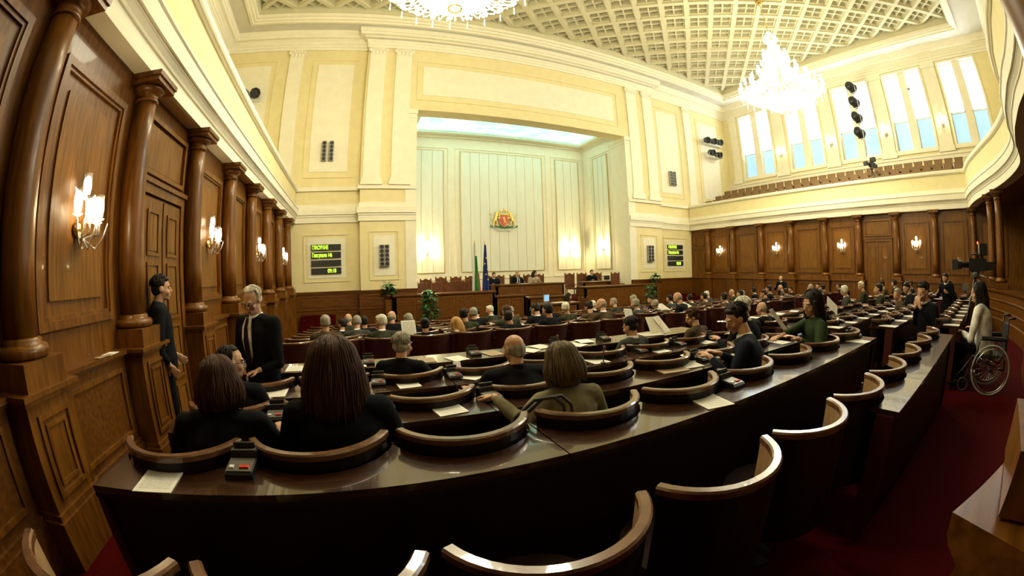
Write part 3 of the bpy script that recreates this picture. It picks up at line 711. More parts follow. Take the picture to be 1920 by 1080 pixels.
def hand(mb, w, d, up, curl=.3, s_=1, sc=1.0):
    d = Vector(d).normalized(); up = Vector(up); up = (up - d * up.dot(d)).normalized(); s = d.cross(up)
    w = Vector(w)
    B = Matrix((( s.x, d.x, up.x, w.x), (s.y, d.y, up.y, w.y), (s.z, d.z, up.z, w.z), (0, 0, 0, 1)))
    mb.ell((0, .045 * sc, 0), (.040 * sc, .052 * sc, .015 * sc), B)
    for o, L in ((-.031, .062), (-.010, .074), (.012, .070), (.032, .054)):
        o *= s_; p = []
        for t, c in ((0, 0), (.4, .25), (.72, .65), (1, 1.0)):
            p.append(B @ Vector((o * sc * (1 + .25 * t), (.080 + L * t * (1 - curl * .35 * c)) * sc, -L * curl * c * c * sc)))
        limb(mb, p, [.0095 * sc, .009 * sc, .0085 * sc, .0075 * sc], 8)
    p = [B @ Vector((-.030 * s_ * sc, .025 * sc, -.004)), B @ Vector((-.056 * s_ * sc, .052 * sc, -.012)), B @ Vector((-.064 * s_ * sc, .085 * sc, -.016))]
    limb(mb, p, [.013 * sc, .011 * sc, .009 * sc], 8)
HAIRS = {}
def head_parts(hair):
    """meshes in head space (origin = middle of head, +Y = face)"""
    hb = MB()
    hb.ell((0, -.012, .028), (.074, .094, .086)); hb.ell((0, .018, -.022), (.061, .072, .080)); hb.ell((0, .036, -.072), (.044, .046, .034)); hb.ell((0, .068, -.094), (.020, .018, .016))
    hb.tube([(0, .082, .012), (0, .103, -.022), (0, .100, -.032)], [.010, .014, .012], 8); hb.ell((0, .103, -.030), (.017, .013, .011))
    for s in (-1, 1):
        hb.ell((s * .031, .080, .022), (.022, .012, .009)); hb.ell((s * .076, -.006, -.008), (.010, .022, .031)); hb.ell((s * .040, .060, -.034), (.022, .022, .024))
    hb.ell((0, .090, -.056), (.022, .009, .006)); hb.ell((0, .088, -.066), (.020, .009, .007))
    return hb
def hair_mb(style):
    h = MB()
    if style == 'short': h.ell((0, -.026, .040), (.084, .094, .086)); h.ell((0, -.045, -.008), (.083, .068, .066)); h.ell((0, .030, .085), (.062, .045, .030))
    elif style == 'bald': h.ell((0, -.024, .0), (.0815, .089, .066)); h.ell((0, -.05, -.035), (.066, .056, .048))
    elif style == 'thin': h.ell((0, -.040, .030), (.083, .082, .080)); h.ell((0, -.05, -.01), (.082, .062, .06))
    elif style == 'long':
        h.ell((0, -.024, .038), (.090, .100, .092)); h.tube([(0, -.05, .02), (0, -.065, -.10), (0, -.065, -.26), (0, -.06, -.33)], [.09, .098, .085, .04], 12)
        for s in (-1, 1): h.tube([(s * .072, .02, .04), (s * .078, .02, -.08), (s * .08, .0, -.2)], [.028, .03, .02], 8)
    elif style == 'big':
        h.ell((0, -.03, .03), (.108, .118, .108)); h.tube([(0, -.05, .04), (0, -.06, -.08), (0, -.07, -.20), (0, -.07, -.30)], [.100, .115, .118, .06], 14)
        for s in (-1, 1):
            for q in range(4): h.ell((s * (.075 + .010 * q), -.03, -.02 - .06 * q), .042)
    elif style == 'bob':
        h.ell((0, -.022, .036), (.098, .108, .098)); h.tube([(0, -.03, .03), (0, -.035, -.07), (0, -.04, -.15)], [.095, .108, .08], 14)
        for s in (-1, 1): h.ell((s * .075, .01, -.06), (.035, .06, .08))
    elif style == 'bun':
        h.ell((0, -.024, .038), (.088, .098, .090)); h.ell((0, -.045, -.008), (.084, .07, .066)); h.ell((0, -.10, .07), (.045, .040, .040))
    return h
def person_meshes(sp):
    sit = sp.get('pose', 'sit') == 'sit'; lean = sp.get('lean', .08); side = sp.get('side', 0.0); tw = sp.get('twist', 0.0); vox = sp.get('vox', .012); g = sp.get('girth', 1.0)
    hz = .50 if sit else .93
    P = lambda x, y, z: Vector((x + side * max(0, (z - hz)) / .5, y + lean * max(0, (z - hz)) / .5, z))
    T = Matrix.Rotation(tw, 4, 'Z')
    def Q(x, y, z): return P(*(T @ Vector((x, y, z)) if z > hz + .1 else Vector((x, y, z))))
    top = hz + .745
    nb = Q(0, -.01, hz + .50); hc = Q(0, .035, hz + .625)
    Hm = Matrix.Translation(hc) @ Matrix.Rotation(tw + sp.get('yaw', 0), 4, 'Z') @ Matrix.Rotation(-sp.get('pitch', .1), 4, 'X') @ Matrix.Rotation(sp.get('roll', 0), 4, 'Y')
    L = sp.get('L', (-.17, .36, .27)); Rr = sp.get('R', (.17, .36, .27)); arms = []
    for s, w in ((-1, L), (1, Rr)):
        sh = Q(s * .185 * g, -.01, hz + .425); wr = Vector(w[:3]) + Vector((0, 0, hz)) if len(w) == 3 else Vector(w[:3])
        mid = (sh + wr) / 2; d = (wr - sh); l = d.length; ul = .29; fl = .26; k = min(1, l / (ul + fl)); out = sqrt(max(0, 1 - k * k)) * .29
        el = mid + Vector(sp.get('elL', (s * .45, -.35, -.83)) if s < 0 else (s * .45, -.35, -.83)).normalized() * out
        arms.append((s, sh, el, wr, (wr - el).normalized()))
    if sit: legs = [(s, [Vector((s * .09, 0, hz - .02)), Vector((s * .12, .40, hz - .03)), Vector((s * .12, .38, .10)), Vector((s * .12, .38, .06))]) for s in (-1, 1)]
    else: legs = [(s, [Vector((s * .09, 0, hz - .03)), Vector((s * .10, .02, .50)), Vector((s * .11, -.01, .10)), Vector((s * .11, -.01, .06))]) for s in (-1, 1)]
    def torso(mb, k):
        # continuous loft of elliptical rings
        rings = [(Q(0, 0, hz - .10), .165, .125), (Q(0, 0, hz), .175, .13), (Q(0, 0, hz + .12), .155 * g, .115 * g), (Q(0, -.005, hz + .25), .17 * g, .12 * g), (Q(0, -.01, hz + .36), .185 * g, .118 * g), (Q(0, -.012, hz + .425), .165 * g, .095), (Q(0, -.012, hz + .47), .10, .07)]
        n = 16; vs = []; fs = []
        for c, rx, ry in rings:
            for q in range(n):
                a = 2 * pi * q / n; v = Matrix.Rotation(tw if c.z > hz + .1 else 0, 3, 'Z') @ Vector(((rx + k) * cos(a), (ry + k) * sin(a), 0)); vs.append(c + v)
        for i in range(len(rings) - 1):
            for q in range(n): fs.append((i * n + q, i * n + (q + 1) % n, (i + 1) * n + (q + 1) % n, (i + 1) * n + q))
        fs += [tuple(range(n))[::-1], tuple(range((len(rings) - 1) * n, len(rings) * n))]
        mb.add(vs, fs)
        limb(mb, [Q(-.165 * g, -.01, hz + .415), Q(0, -.012, hz + .44), Q(.165 * g, -.01, hz + .415)], [.062 + k, .068 + k, .062 + k])
    b = MB(); torso(b, -.012)
    hp = head_parts(None); hp.xf(Hm); b.v_off = 0
    o = len(b.v); b.v += hp.v; b.f += [tuple(i + o for i in f) for f in hp.f]; b.sm += hp.sm
    limb(b, [nb - Vector((0, 0, .06)), nb, Hm @ Vector((0, -.022, -.045))], [.062, .055, .054])
    for s, sh, el, wr, d in arms:
        limb(b, [sh, el, wr], [.040, .034, .025]); hd = sp.get('hdL' if s < 0 else 'hdR', None) or (d + Vector((0, .6, -.1)) if sit else d)
        hand(b, wr, hd, sp.get('upL' if s < 0 else 'upR', (0, -.1, 1) if sit else (s, 0, 0)), sp.get('curl', .35), -s)
    for s, p in legs:
        limb(b, p, [.065, .050, .035, .035]); f = p[3]; b.tube([f + Vector((0, -.04, -.02)), f + Vector((0, .15, -.03))], [.032, .028], 8)
    c = MB(); torso(c, .014)
    for s, sh, el, wr, d in arms: limb(c, [sh, (sh + el) / 2, el, (el + wr) / 2, wr - d * .045], [.068, .062, .053, .045, .035], 12)
    if sp.get('skirt'): pass
    if not sit: c.tube([(0, 0, hz + .1), (0, 0, hz - .16)], [.18, .185], 14, flat=.72)
    t = MB()
    t.ell((0, 0, hz - .02), (.165, .125, .10))
    for s, p in legs: limb(t, [p[0], p[1], p[2] + Vector((0, 0, .0))], [.088, .068, .05])
    sh_ = [MB(), MB()]
    for i_, (s, p) in enumerate(legs): f = p[3]; sh_[i_].tube([f + Vector((0, -.06, -.025)), f + Vector((0, .06, -.02)), f + Vector((0, .19, -.03))], [.040, .044, .034], 10, flat=.75)
    col = MB().lathe([(.078, 0), (.070, .03), (.060, .045), (.054, .03), (.054, 0)], 20, (0, 0, 0)); col.xf(Matrix.Translation(nb - Vector((0, 0, .035))) @ Matrix.Rotation(tw, 4, 'Z') @ Matrix.Rotation(-.25, 4, 'X'))
    key = sp['key']
    return dict(body=fuse(b, 'body', vox, 2, 'skin'), jacket=fuse(c, 'jacket', max(vox, .013), 4), trousers=fuse(t, 'trousers', .02, 3), shoe=(fuse(sh_[0], 'shoe', .014, 1), fuse(sh_[1], 'shoe', .014, 1)), collar=col.mesh('collar'), H=Hm, nb=nb, hz=hz, tw=tw)
PM = {}; HM = {}; EYE = None
PROF = {'short': (.088, .100, .092, .0, 1.75), 'thin': (.086, .094, .084, .0, 1.8), 'bun': (.092, .104, .094, .0, 1.75), 'long': (.095, .106, .096, .30, 1.5), 'big': (.118, .125, .110, .30, 1.45), 'bob': (.104, .116, .102, .17, 1.5)}
FLARE = {'long': -.005, 'big': .10, 'bob': .085}
def hair_me(style, vox):
    k = (style, vox)
    if k in HM: return HM[k]
    me = fuse(hair_mb(style), 'hair', vox, 3)
    if style in PROF and vox < .012:
        rx, ry, rz, drop, tmax = PROF[style]; m = MB(); rnd = random.Random(5)
        for i in range(620 if drop else 260):
            a = rnd.uniform(0, 2 * pi); ca, sa = cos(a), sin(a); tm = tmax if sa < .25 else .85
            if drop and sa > .55: continue
            t0 = rnd.uniform(.05, tm * .7); t1 = tm if (drop and rnd.random() < .75) else min(tm, t0 + rnd.uniform(.5, .9)); pts = []; w = rnd.uniform(-.004, .006)
            for q in range(5):
                t = t0 + (t1 - t0) * q / 4; st_ = sin(t); pts.append(((rx + w) * ca * st_, (ry + w) * sa * st_ - .026, (rz + w) * cos(t) + .036))
            if drop and sa <= .25 and t1 > tm - .25:
                x, y, z = pts[-1]; f = FLARE[style]; L = drop * rnd.uniform(.75, 1.08); ph = rnd.uniform(0, 6)
                for q in range(1, 5): u = q / 4; pts.append((x * (1 + f * 3 * sin(u * 2.4)) + .006 * sin(ph + 5 * u), y * (1 + f * 2 * sin(u * 2.4)) - (.01 if style == 'long' else 0) * u + .006 * cos(ph + 4 * u), z - L * u))
            m.tube(pts, [.0045] * (len(pts) - 1) + [.002], 4)
        b = bmesh.new(); b.from_mesh(me); sm = m.mesh('s'); b.from_mesh(sm); b.to_mesh(me); b.free(); bpy.data.meshes.remove(sm)
        me.polygons.foreach_set('use_smooth', [True] * len(me.polygons))
    HM[k] = me; return me
def with_mat(me, mat):
    k = ('m', me.name, mat)
    if k not in HM:
        c = me.copy(); c.name = me.name.split('.')[0]; c.materials.clear(); c.materials.append(M[mat]); HM[k] = c
    return HM[k]
def person(sp, loc, rz, label, hair='short', hc='hair_dark', coat='suit_black', coll='shirt', legs='suit_black', sc=1.0, group=None, glasses=False, tie=False, name='person', eyes=False):
    if sp['key'] not in PM: PM[sp['key']] = person_meshes(sp)
    p = PM[sp['key']]
    r = empty(name, loc, rz, label=label, cat='person', group=group); r.scale = (sc, sc, sc)
    link(p['body'], 'body', r); link(with_mat(p['jacket'], coat), 'jacket', r); link(with_mat(p['trousers'], legs), 'trousers', r); [link(with_mat(q, 'black'), 'shoe', r) for q in p['shoe']]
    if coll: link(with_mat(p['collar'], coll), 'collar', r)
    h = link(with_mat(hair_me(hair, sp.get('hvox', .014)), hc), 'hair', r); h.matrix_local = p['H']
    if glasses:
        m = MB()
        for s in (-1, 1):
            m.tube([(s * .033 + .024 * cos(a), .098, -.0 + .017 * sin(a)) for a in [2 * pi * k / 12 for k in range(13)]], .0022, 6); m.tube([(s * .057, .096, .004), (s * .074, .06, .006), (s * .079, .0, .002)], .0022, 6)
        m.tube([(-.009, .1, .003), (.009, .1, .003)], .0022, 6); g_ = m.obj('glasses', 'black', r); g_.matrix_local = p['H']
    if eyes:
        for s in (-1, 1):
            m = MB(); m.ell((s * .031, .083, .004), (.012, .008, .007)); e = m.obj('eye', 'whitep', r); e.matrix_local = p['H']
            m = MB(); m.ell((s * .031, .0895, .004), (.005, .003, .005)); k = m.obj('iris', 'black', e)
            MB().tube([(s * .016, .092, .022), (s * .032, .090, .027), (s * .047, .080, .022)], .0035, 6).obj('eyebrow', hc, r).matrix_local = p['H']
    if tie:
        nb = p['nb']; y0 = .02 + nb.y
        m = MB(); z = nb.z
        ys = [nb.y + .075, nb.y + .10, nb.y + .107, nb.y + .100]
        def strip(w, zs, off, nm, mt):
            mm = MB(); vs = []
            for (zz, yy), ww in zip(zs, w): vs += [(-ww, yy + off, zz), (ww, yy + off, zz)]
            n = len(zs); vs += [(x, y - .012, zz) for x, y, zz in vs]; fs = []
            for i in range(n - 1):
                fs += [(2 * i, 2 * i + 1, 2 * i + 3, 2 * i + 2), (2 * n + 2 * i + 2, 2 * n + 2 * i + 3, 2 * n + 2 * i + 1, 2 * n + 2 * i)]
            mm.add(vs, fs); q = mm.obj(nm, mt, r); return q
        lean = sp.get('lean', 0)
        zs = [(z - .02, nb.y + .088), (z - .10, nb.y + .125 - lean * .1), (z - .20, nb.y + .142 - lean * .3), (z - .32, nb.y + .140 - lean * .6), (z - .42, nb.y + .13 - lean * .8)]
        strip([.035, .055, .058, .045, .022], zs, .024, 'shirt_front', coll); strip([.018, .020, .030, .034, .030], zs, .034, 'tie', 'tie_dark')
    return r
B0 = dict(vox=.009, hvox=.009)
seatY = .20
def sit_at(b, r, k, sp, rz, label, x=None, h=1.22, **kw):
    X_ = cx_(b, k) if x is None else x
    OCC.add((b, r, k)); 
    return person(sp, (X_, YR[r] + seatY, FZ[r] - FD), rz, label, sc=(h + FD) / 1.245, **kw)
NEAR = [
 dict(b='A', r=1, k=0, x=-.84, sp=dict(key='n1', lean=.10, yaw=.15, L=(-.30, .25, .20), R=(.28, .34, .27), girth=1.15, **B0), rz=0, h=1.17, hair='bob', hc='hair_brown', coat='suit_black', coll=None, label='dark haired person in black, back to camera, in the left corner seat'),
 dict(b='A', r=1, k=1, x=-.13, sp=dict(key='n2', lean=.06, yaw=-.05, L=(-.20, .34, .27), R=(.20, .34, .27), girth=1.1, **B0), rz=0, h=1.25, hair='big', hc='hair_brown', coat='suit_black', coll=None, label='person with big bushy dark brown hair in black, back to camera'),
 dict(b='A', r=1, k=3, x=1.30, sp=dict(key='n3', lean=.12, yaw=.1, pitch=.35, L=(-.41, .31, .43), elL=(-.30, -1.0, -.30), R=(.22, .30, .30), hdL=(-.35, .9, -.15), upL=(0, .1, 1), curl=.25, vox=.007, hvox=.009), rz=0, h=1.10, hair='bob', hc='hair_ash', coat='khaki', coll=None, label='ash blonde person in khaki jacket reaching left hand to a voting terminal'),
 dict(b='A', r=1, k=6, x=3.38, sp=dict(key='n4', lean=.16, yaw=.55, pitch=.45, twist=.30, L=(-.24, .36, .33), R=(.02, .40, .31), curl=.9, **B0), rz=.25, h=1.25, hair='short', hc='hair_dark', coat='suit_navy', coll='white_cloth', eyes=True, label='dark haired person in navy suit bent over an open document, face in profile'),
 dict(b='A', r=2, k=0, x=-1.05, sp=dict(key='n5', lean=.08, yaw=-1.15, pitch=.1, **B0), rz=0, h=1.19, hair='thin', hc='hair_dark', coat='suit_black', coll='shirt', glasses=True, eyes=True, label='balding person with glasses in profile beyond the dark left corner person'),
 dict(b='A', r=2, k=3, x=1.34, sp=dict(key='n6', lean=.05, yaw=.35, pitch=.2, girth=1.25, L=(-.34, .30, .25), R=(.34, .30, .25), **B0), rz=0, h=1.15, hair='bald', hc='hair_grey', coat='suit_black', coll='suit_black', glasses=True, label='bald person with glasses and black suit, back to camera'),
 dict(b='A', r=3, k=2, x=.42, sp=dict(key='n7', lean=.02, side=.05, yaw=-.5, pitch=.1, L=(-.20, .34, .27), R=(.46, .26, .30), **B0), rz=-.35, h=1.18, hair='short', hc='hair_grey', coat='suit_black', coll='suit_black', label='short grey haired person in black leaning right at the light desk'),
 dict(b='A', r=3, k=6, x=3.52, sp=dict(key='n8', lean=.06, yaw=.35, pitch=.35, **B0), rz=.1, h=1.13, hair='short', hc='hair_dark', coat='suit_grey', coll='white_cloth', label='dark haired person in grey suit and white collar reading at the light desk'),
 dict(b='A', r=3, k=8, x=4.86, sp=dict(key='n9', lean=.10, yaw=.8, pitch=.4, girth=1.1, **B0), rz=.2, h=1.15, hair='bun', hc='hair_brown', coat='suit_brown', coll='suit_brown', label='brown haired person in brown with head bowed beside the newspaper'),
 dict(b='A', r=2, k=8, x=4.68, sp=dict(key='n10', lean=.10, yaw=.3, pitch=.2, **B0), rz=0, h=1.29, hair='short', hc='hair_white', coat='suit_black', coll='white_cloth', label='white haired person just behind the navy-suited reader'),
 dict(b='B', r=3, k=0, x=6.88, sp=dict(key='n11', lean=.10, yaw=.2, pitch=.2, **B0), rz=0, h=1.13, hair='bald', hc='hair_grey', coat='suit_black', coll='white_cloth', label='bald person in black at the left end of the middle block light desk'),
 dict(b='A', r=1, k=8, x=4.66, sp=dict(key='n12', lean=.02, yaw=.5, pitch=.25, L=(-.40, .30, .36), R=(-.20, .40, .36), **B0), rz=.75, h=1.32, hair='long', hc='hair_dark', coat='green_cloth', coll=None, eyes=True, label='long dark haired person in dark green holding a sheet of paper'),
 dict(b='B', r=0, k=1, x=7.62, sp=dict(key='n13', lean=.10, yaw=.35, pitch=.25, L=(-.05, .25, .44), R=(.05, .25, .44), hdL=(.25, .1, 1), hdR=(-.25, .1, 1), upL=(0, 1, 0), upR=(0, 1, 0), curl=.9, **B0), rz=.9, h=1.36, hair='short', hc='hair_dark', coat='suit_black', coll='white_cloth', eyes=True, label='dark haired person in suit with hands clasped to face, in profile'),
 dict(b='B', r=2, k=0, x=6.75, sp=dict(key='n14', lean=.04, yaw=-.2, pitch=.1, **B0), rz=2.6, h=1.2, hair='long', hc='hair_dark', coat='suit_black', coll=None, eyes=True, label='dark haired person turned back towards the camera beside the paper reader'),
]
for d in NEAR:
    d = dict(d); sit_at(d.pop('b'), d.pop('r'), d.pop('k'), d.pop('sp'), d.pop('rz'), d.pop('label'), **d)
# standing figures
person(dict(key='s1', pose='stand', lean=.03, yaw=.25, pitch=.42, L=(-.16, .22, .05), R=(.20, .16, .0), hdL=(.6, .7, -.2), upL=(0, 0, 1), hdR=(-.6, .7, -.2), upR=(0, 0, 1), curl=.8, girth=1.12, **B0), (-1.02, 4.30, -.39), pi - .55, 'grey haired person with glasses standing in black suit, white shirt and tie', hair='thin', hc='hair_white', coat='suit_black', coll='white_cloth', glasses=True, tie=True, sc=1.15, eyes=True)
person(dict(key='s2', pose='stand', lean=.0, yaw=0, pitch=.05, L=(-.20, .14, -.02), R=(.22, .05, -.05), **B0), (-2.40, 4.66, -.39), -1.1, 'dark haired person in black suit standing in profile by the left door', hair='short', hc='hair_dark', coat='suit_black', coll='blue_cloth', sc=1.25, eyes=True)
person(dict(key='s3', pose='stand', vox=.014, hvox=.014), (18.3, 10.45, -.71), 1.6, 'bald person in black standing by the right wall columns', hair='bald', hc='hair_dark', coat='suit_black', coll='white_cloth', sc=1.12)
person(dict(key='s4', pose='stand', lean=.14, yaw=-.3, pitch=.2, vox=.014, hvox=.014), (12.35, 1.30, -.2), 1.2, 'dark haired person in black bending over in the right rear aisle', hair='short', hc='hair_dark', coat='suit_black', coll='white_cloth', sc=.98)
sit_at('C', 0, 1, dict(key='f2', lean=.16, yaw=.4, pitch=.4, vox=.015, hvox=.015), .5, 'person with very dark long hair in black seated beside the bending figure', x=13.6, h=1.22, hair='long', hc='hair_dark', coat='suit_black', coll=None)
# far rows: measured seat position, row, head height, hair kind
FAR = [(-0.48, 4, 1.21, 'g'), (-0.26, 6, 1.1, 'd'), (-0.09, 7, 1.22, 'b'), (0.06, 5, 1.15, 'g'), (0.25, 6, 1.15, 'd'), (0.5, 4, 1.16, 'w'), (0.86, 6, 1.23, 'b'), (1.15, 5, 1.14, 'g'), (1.24, 4, 1.07, 'D'), (1.84, 4, 1.04, 'B'), (2.26, 5, 1.2, 'd'), (3.15, 7, 1.19, 'd'), (2.75, 6, 1.21, 'g'), (3.91, 8, 1.22, 'w'), (3.5, 6, 1.16, 'n'), (4.53, 8, 1.15, 'g'), (3.2, 5, 1.21, 'n'), (5.2, 8, 1.13, 'd'), (2.85, 4, 1.11, 'd'), (3.96, 5, 1.2, 'd'), (3.67, 4, 1.2, 'd'), (5.2, 7, 1.17, 'N'), (4.66, 5, 1.2, 'w'), (6.67, 7, 1.2, 'w'), (5.34, 5, 1.16, 'D'), (4.98, 4, 1.22, 'b'), (7.54, 7, 1.22, 'g'), (6.7, 5, 1.17, 'g'), (8.4, 7, 1.27, 'g'), (7.4, 5, 1.11, 'g'), (9.1, 7, 1.22, 'd'), (9.84, 7, 1.21, 'd'), (7.44, 4, 1.24, 'b'), (9.81, 6, 1.19, 'd'), (11.3, 8, 1.28, 'd'), (10.5, 6, 1.19, 'd'), (13.2, 8, 1.23, 'w'), (9.1, 4, 1.16, 'd'), (13.54, 7, 1.24, 'b'), (11.26, 5, 1.2, 'd'), (13.0, 6, 1.15, 'g'), (15.01, 7, 1.27, 'd'), (10.5, 5, 1.12, 'n'), (13.1, 5, 1.28, 'd'), (11.4, 4, 1.14, 'n'), (14.4, 5, 1.13, 'n'), (16.78, 6, 1.16, 'd'), (14.65, 4, 1.19, 'g'), (17.1, 5, 1.18, 'w'), (15.9, 4, 1.15, 'D'), (17.8, 5, 1.22, 'd'), (17.7, 4, 1.16, 'n'), (17.7, 7, 1.28, 'b'), (11.4, 3, 1.29, 'w'), (13.3, 3, 1.34, 'w'), (11.3, 2, 1.27, 'd'), (16.2, 3, 1.28, 'd'), (17.7, 3, 1.29, 'd'), (9.85, 1, 1.14, 'g'), (15.92, 2, 1.24, 'n'), (11.3, 1, 1.23, 'd')]
HK = {'g': ('short', 'hair_grey', 'grey haired'), 'd': ('short', 'hair_dark', 'dark haired'), 'b': ('bald', 'hair_grey', 'balding'), 'w': ('short', 'hair_white', 'white haired'), 'n': ('short', 'hair_brown', 'brown haired'),
      'D': ('bun', 'hair_dark', 'dark long haired'), 'B': ('long', 'hair_blonde', 'blonde long haired'), 'N': ('long', 'hair_brown', 'brown long haired')}
FP = [dict(key='f1', lean=.05, vox=.015, hvox=.015), dict(key='f2', lean=.16, yaw=.4, pitch=.4, vox=.015, hvox=.015), dict(key='f3', lean=.06, yaw=-.7, vox=.015, hvox=.015), dict(key='f4', lean=.12, yaw=.9, pitch=.2, vox=.015, hvox=.015)]
CO = [('suit_black', 'black'), ('suit_navy', 'navy'), ('suit_grey', 'grey'), ('suit_olive', 'olive'), ('suit_black', 'black'), ('suit_brown', 'brown')]
for i, (x, r, h, t) in enumerate(FAR):
    b = 'A' if x < 5.9 else ('B' if x < 12.3 else 'C'); k = max(0, min(BL[b][1] - 1, int((x - BL[b][0]) / SP)))
    hs, hcol, hd = HK[t]; co, cn = CO[(i * 7 + r) % 6]
    if t == 'B': co, cn = 'suit_grey', 'grey'
    if abs(x - 4.98) < .01 or abs(x + .48) < .01: co, cn = 'suit_brown', 'brown'
    sit_at(b, r, k, FP[(i * 5 + 1) % 4 if x > 5 else (i * 3) % 4], (.15 if x < 6 else .35) + random.uniform(-.2, .2), '%s person in %s, %s seat of the %s row, %s' % (hd, cn, ORD[k], ORD[r], BL[b][2]), x=x, h=h, hair=hs, hc=hcol, coat=co, coll='white_cloth' if i % 2 else None, group='seated delegates in the hall')
# chairs (after people so that occupied seats are folded down)
for b in 'ABC':
    x0, n, bn = BL[b]
    for r in range(11):
        for k in range(n + (1 if (b == 'A' and r == 0) else 0)):
            if r == 0 and ((b == 'B' and k == 0) or (b == 'C' and k > 3)): continue
            put_chair(b, r, k)
for p in PROTO.values():
    if p.location.z < -40: 
        for c in list(p.children): bpy.data.objects.remove(c)
        bpy.data.objects.remove(p)
# ================================================================ THINGS ON THE DESKS
def terminal_proto():
    r = empty('voting_terminal', (0, 0, -50))
    m = MB(); m.prism([(-.105, 0), (.105, 0), (.105, .075), (.03, .082), (.02, .050), (-.095, .032), (-.105, .022)], 'x', -.07, .07); m.obj('case', 'black', r)
    m = MB(); m.prism([(.028, .0835), (.098, .0765), (.098, .0805), (.028, .0875)], 'x', -.062, .062); m.prism([(-.094, .0335), (.012, .050), (.012, .054), (-.094, .0375)], 'x', -.062, .062); m.obj('grey_plate', 'grey', r)
    m = MB(); m.box(-.055, .055, .060, .074, .07, .112); 
    for k in range(9): m.box(-.05 + k * .0115, -.044 + k * .0115, .050, .060, .082, .102)
    m.obj('card_reader', 'black', r)
    for x, mt in ((-.040, 'whitep'), (.012, 'redp'), (.036, 'redp')):
        MB().box(x - .011, x + .011, -.075, -.05, .040, .0485).obj('button', mt, r)
    return r
TP = terminal_proto(); tfirst = True
def terminal(x, y, z, rz, label):
    global tfirst
    a = dict(label=label, cat='voting terminal', group='voting terminals on the desks')
    if tfirst: tfirst = False; TP.location = (x, y, z); TP.rotation_euler = (0, 0, rz); return tag(TP, **a)
    return dup(TP, None, (x, y, z), rz, **a)
pm = {}
def sheet(x, y, z, rz, label, mat='paper', w=.21, h=.297, name='paper_sheet', t=.004, group='papers lying on the desks', tilt=None):
    k = (mat, w, h, t)
    if k not in pm:
        me = MB().box(-w / 2, w / 2, -h / 2, h / 2, 0, t).mesh('paper_sheet'); me.materials.append(M[mat]); pm[k] = me
    o = link(pm[k], name, None, (x, y, z), rz)
    if tilt: o.rotation_euler = (*tilt, rz)
    return tag(o, label, 'paper' if mat != 'news' else 'newspaper', group)
ZD = [.747, .652, .557, .55]
DN = ['first desk', 'second desk', 'third desk', 'light fourth desk']
TT = {0: [(-.60, 1.78), (2.41, 1.80), (5.22, 1.83)], 1: [(-.61, 2.80), (.95, 2.80), (.17, 2.83), (3.2, 2.80), (4.0, 2.83), (5.30, 2.80)],
      2: [(.20, 3.90), (.95, 3.90), (3.30, 3.90), (4.0, 3.90), (4.75, 3.90), (5.3, 3.90)], 3: [(.15, 4.92), (1.48, 4.92), (2.68, 4.96), (3.49, 4.96), (6.82, 5.0)]}
for d, l in TT.items():
    for i, (x, y) in enumerate(sorted(l)):
        terminal(x, y, ZD[d] + .001, random.uniform(-.12, .12), 'black voting terminal with red and white buttons, %s from left on the %s' % (ORD[i], DN[d]))
PS = {0: [(-1.02, 1.66, 'paper', .05), (2.03, 1.66, 'paper', -.25), (4.93, 1.66, 'paper', -.1)],
      1: [(-.40, 2.73, 'paper', .3), (.60, 2.70, 'paper', .15), (2.98, 2.74, 'paper', -.25), (3.55, 2.76, 'blank', -.12), (2.70, 2.70, 'folder', -.2), (4.72, 2.72, 'paper', -.1)],
      2: [(-.80, 3.80, 'paper', 0), (.47, 3.80, 'paper', .1), (2.58, 3.80, 'paper', .0), (3.55, 3.80, 'paper', -.1), (1.10, 3.84, 'blank', .7), (4.45, 3.80, 'paper', -.1)],
      3: [(-.75, 4.85, 'paper', 0), (.0, 4.84, 'blank', .1), (1.22, 4.78, 'paper', .3), (2.20, 4.82, 'paper', .6), (2.45, 4.98, 'paper', .2), (2.93, 4.82, 'paper', .4), (3.17, 4.98, 'blank', -.2), (.85, 4.84, 'folder', 0), (1.72, 4.88, 'folder', .2), (4.35, 4.86, 'news', -.2), (6.5, 4.86, 'blank', 0), (7.4, 4.9, 'paper', .1)]}
MN = {'paper': 'printed white sheet', 'blank': 'blank white sheet', 'folder': 'brown folder', 'news': 'folded newspaper'}
for d, l in PS.items():
    for i, (x, y, mt, a) in enumerate(sorted(l)):
        w, h = (.30, .21) if mt in ('blank', 'folder') and d == 1 else ((.36, .28) if mt == 'news' else (.21, .28))
        sheet(x, y, ZD[d] + .0012 + (.004 if mt == 'blank' else 0) + .0005 * i, a, '%s, %s from left among papers on the %s' % (MN[mt], ORD[i], DN[d]), mt, w, h, name={'news': 'newspaper', 'folder': 'folder'}.get(mt, 'paper_sheet'))
# open document under the reading person's hand, raised newspaper, held sheets
def booklet(x, y, z, rz, label, mat='blank', w=.25, h=.34):
    r = empty('open_document', (x, y, z), rz, label=label, cat='document')
    for s in (-1, 1):
        m = MB(); pts = [(0, .006), (s * w * .3, .022), (s * w * .7, .016), (s * w, .004)]; vs = []; fs = []
        for u, zz in pts: vs += [(u, -h / 2, zz), (u, h / 2, zz)]
        for i in range(3): fs.append((2 * i, 2 * i + 1, 2 * i + 3, 2 * i + 2) if s < 0 else (2 * i, 2 * i + 2, 2 * i + 3, 2 * i + 1))
        n = len(vs); vs += [(a, b, 0) for a, b, c in vs]; fs += [tuple(q + n for q in f)[::-1] for f in fs] + [(6, 7, 7 + n, 6 + n)]
        m.add(vs, fs); m.obj('page', mat, r)
    return r
booklet(3.40, 2.86, ZD[1] + .002, -.35, 'large open white document under the hand of the navy-suited reader')
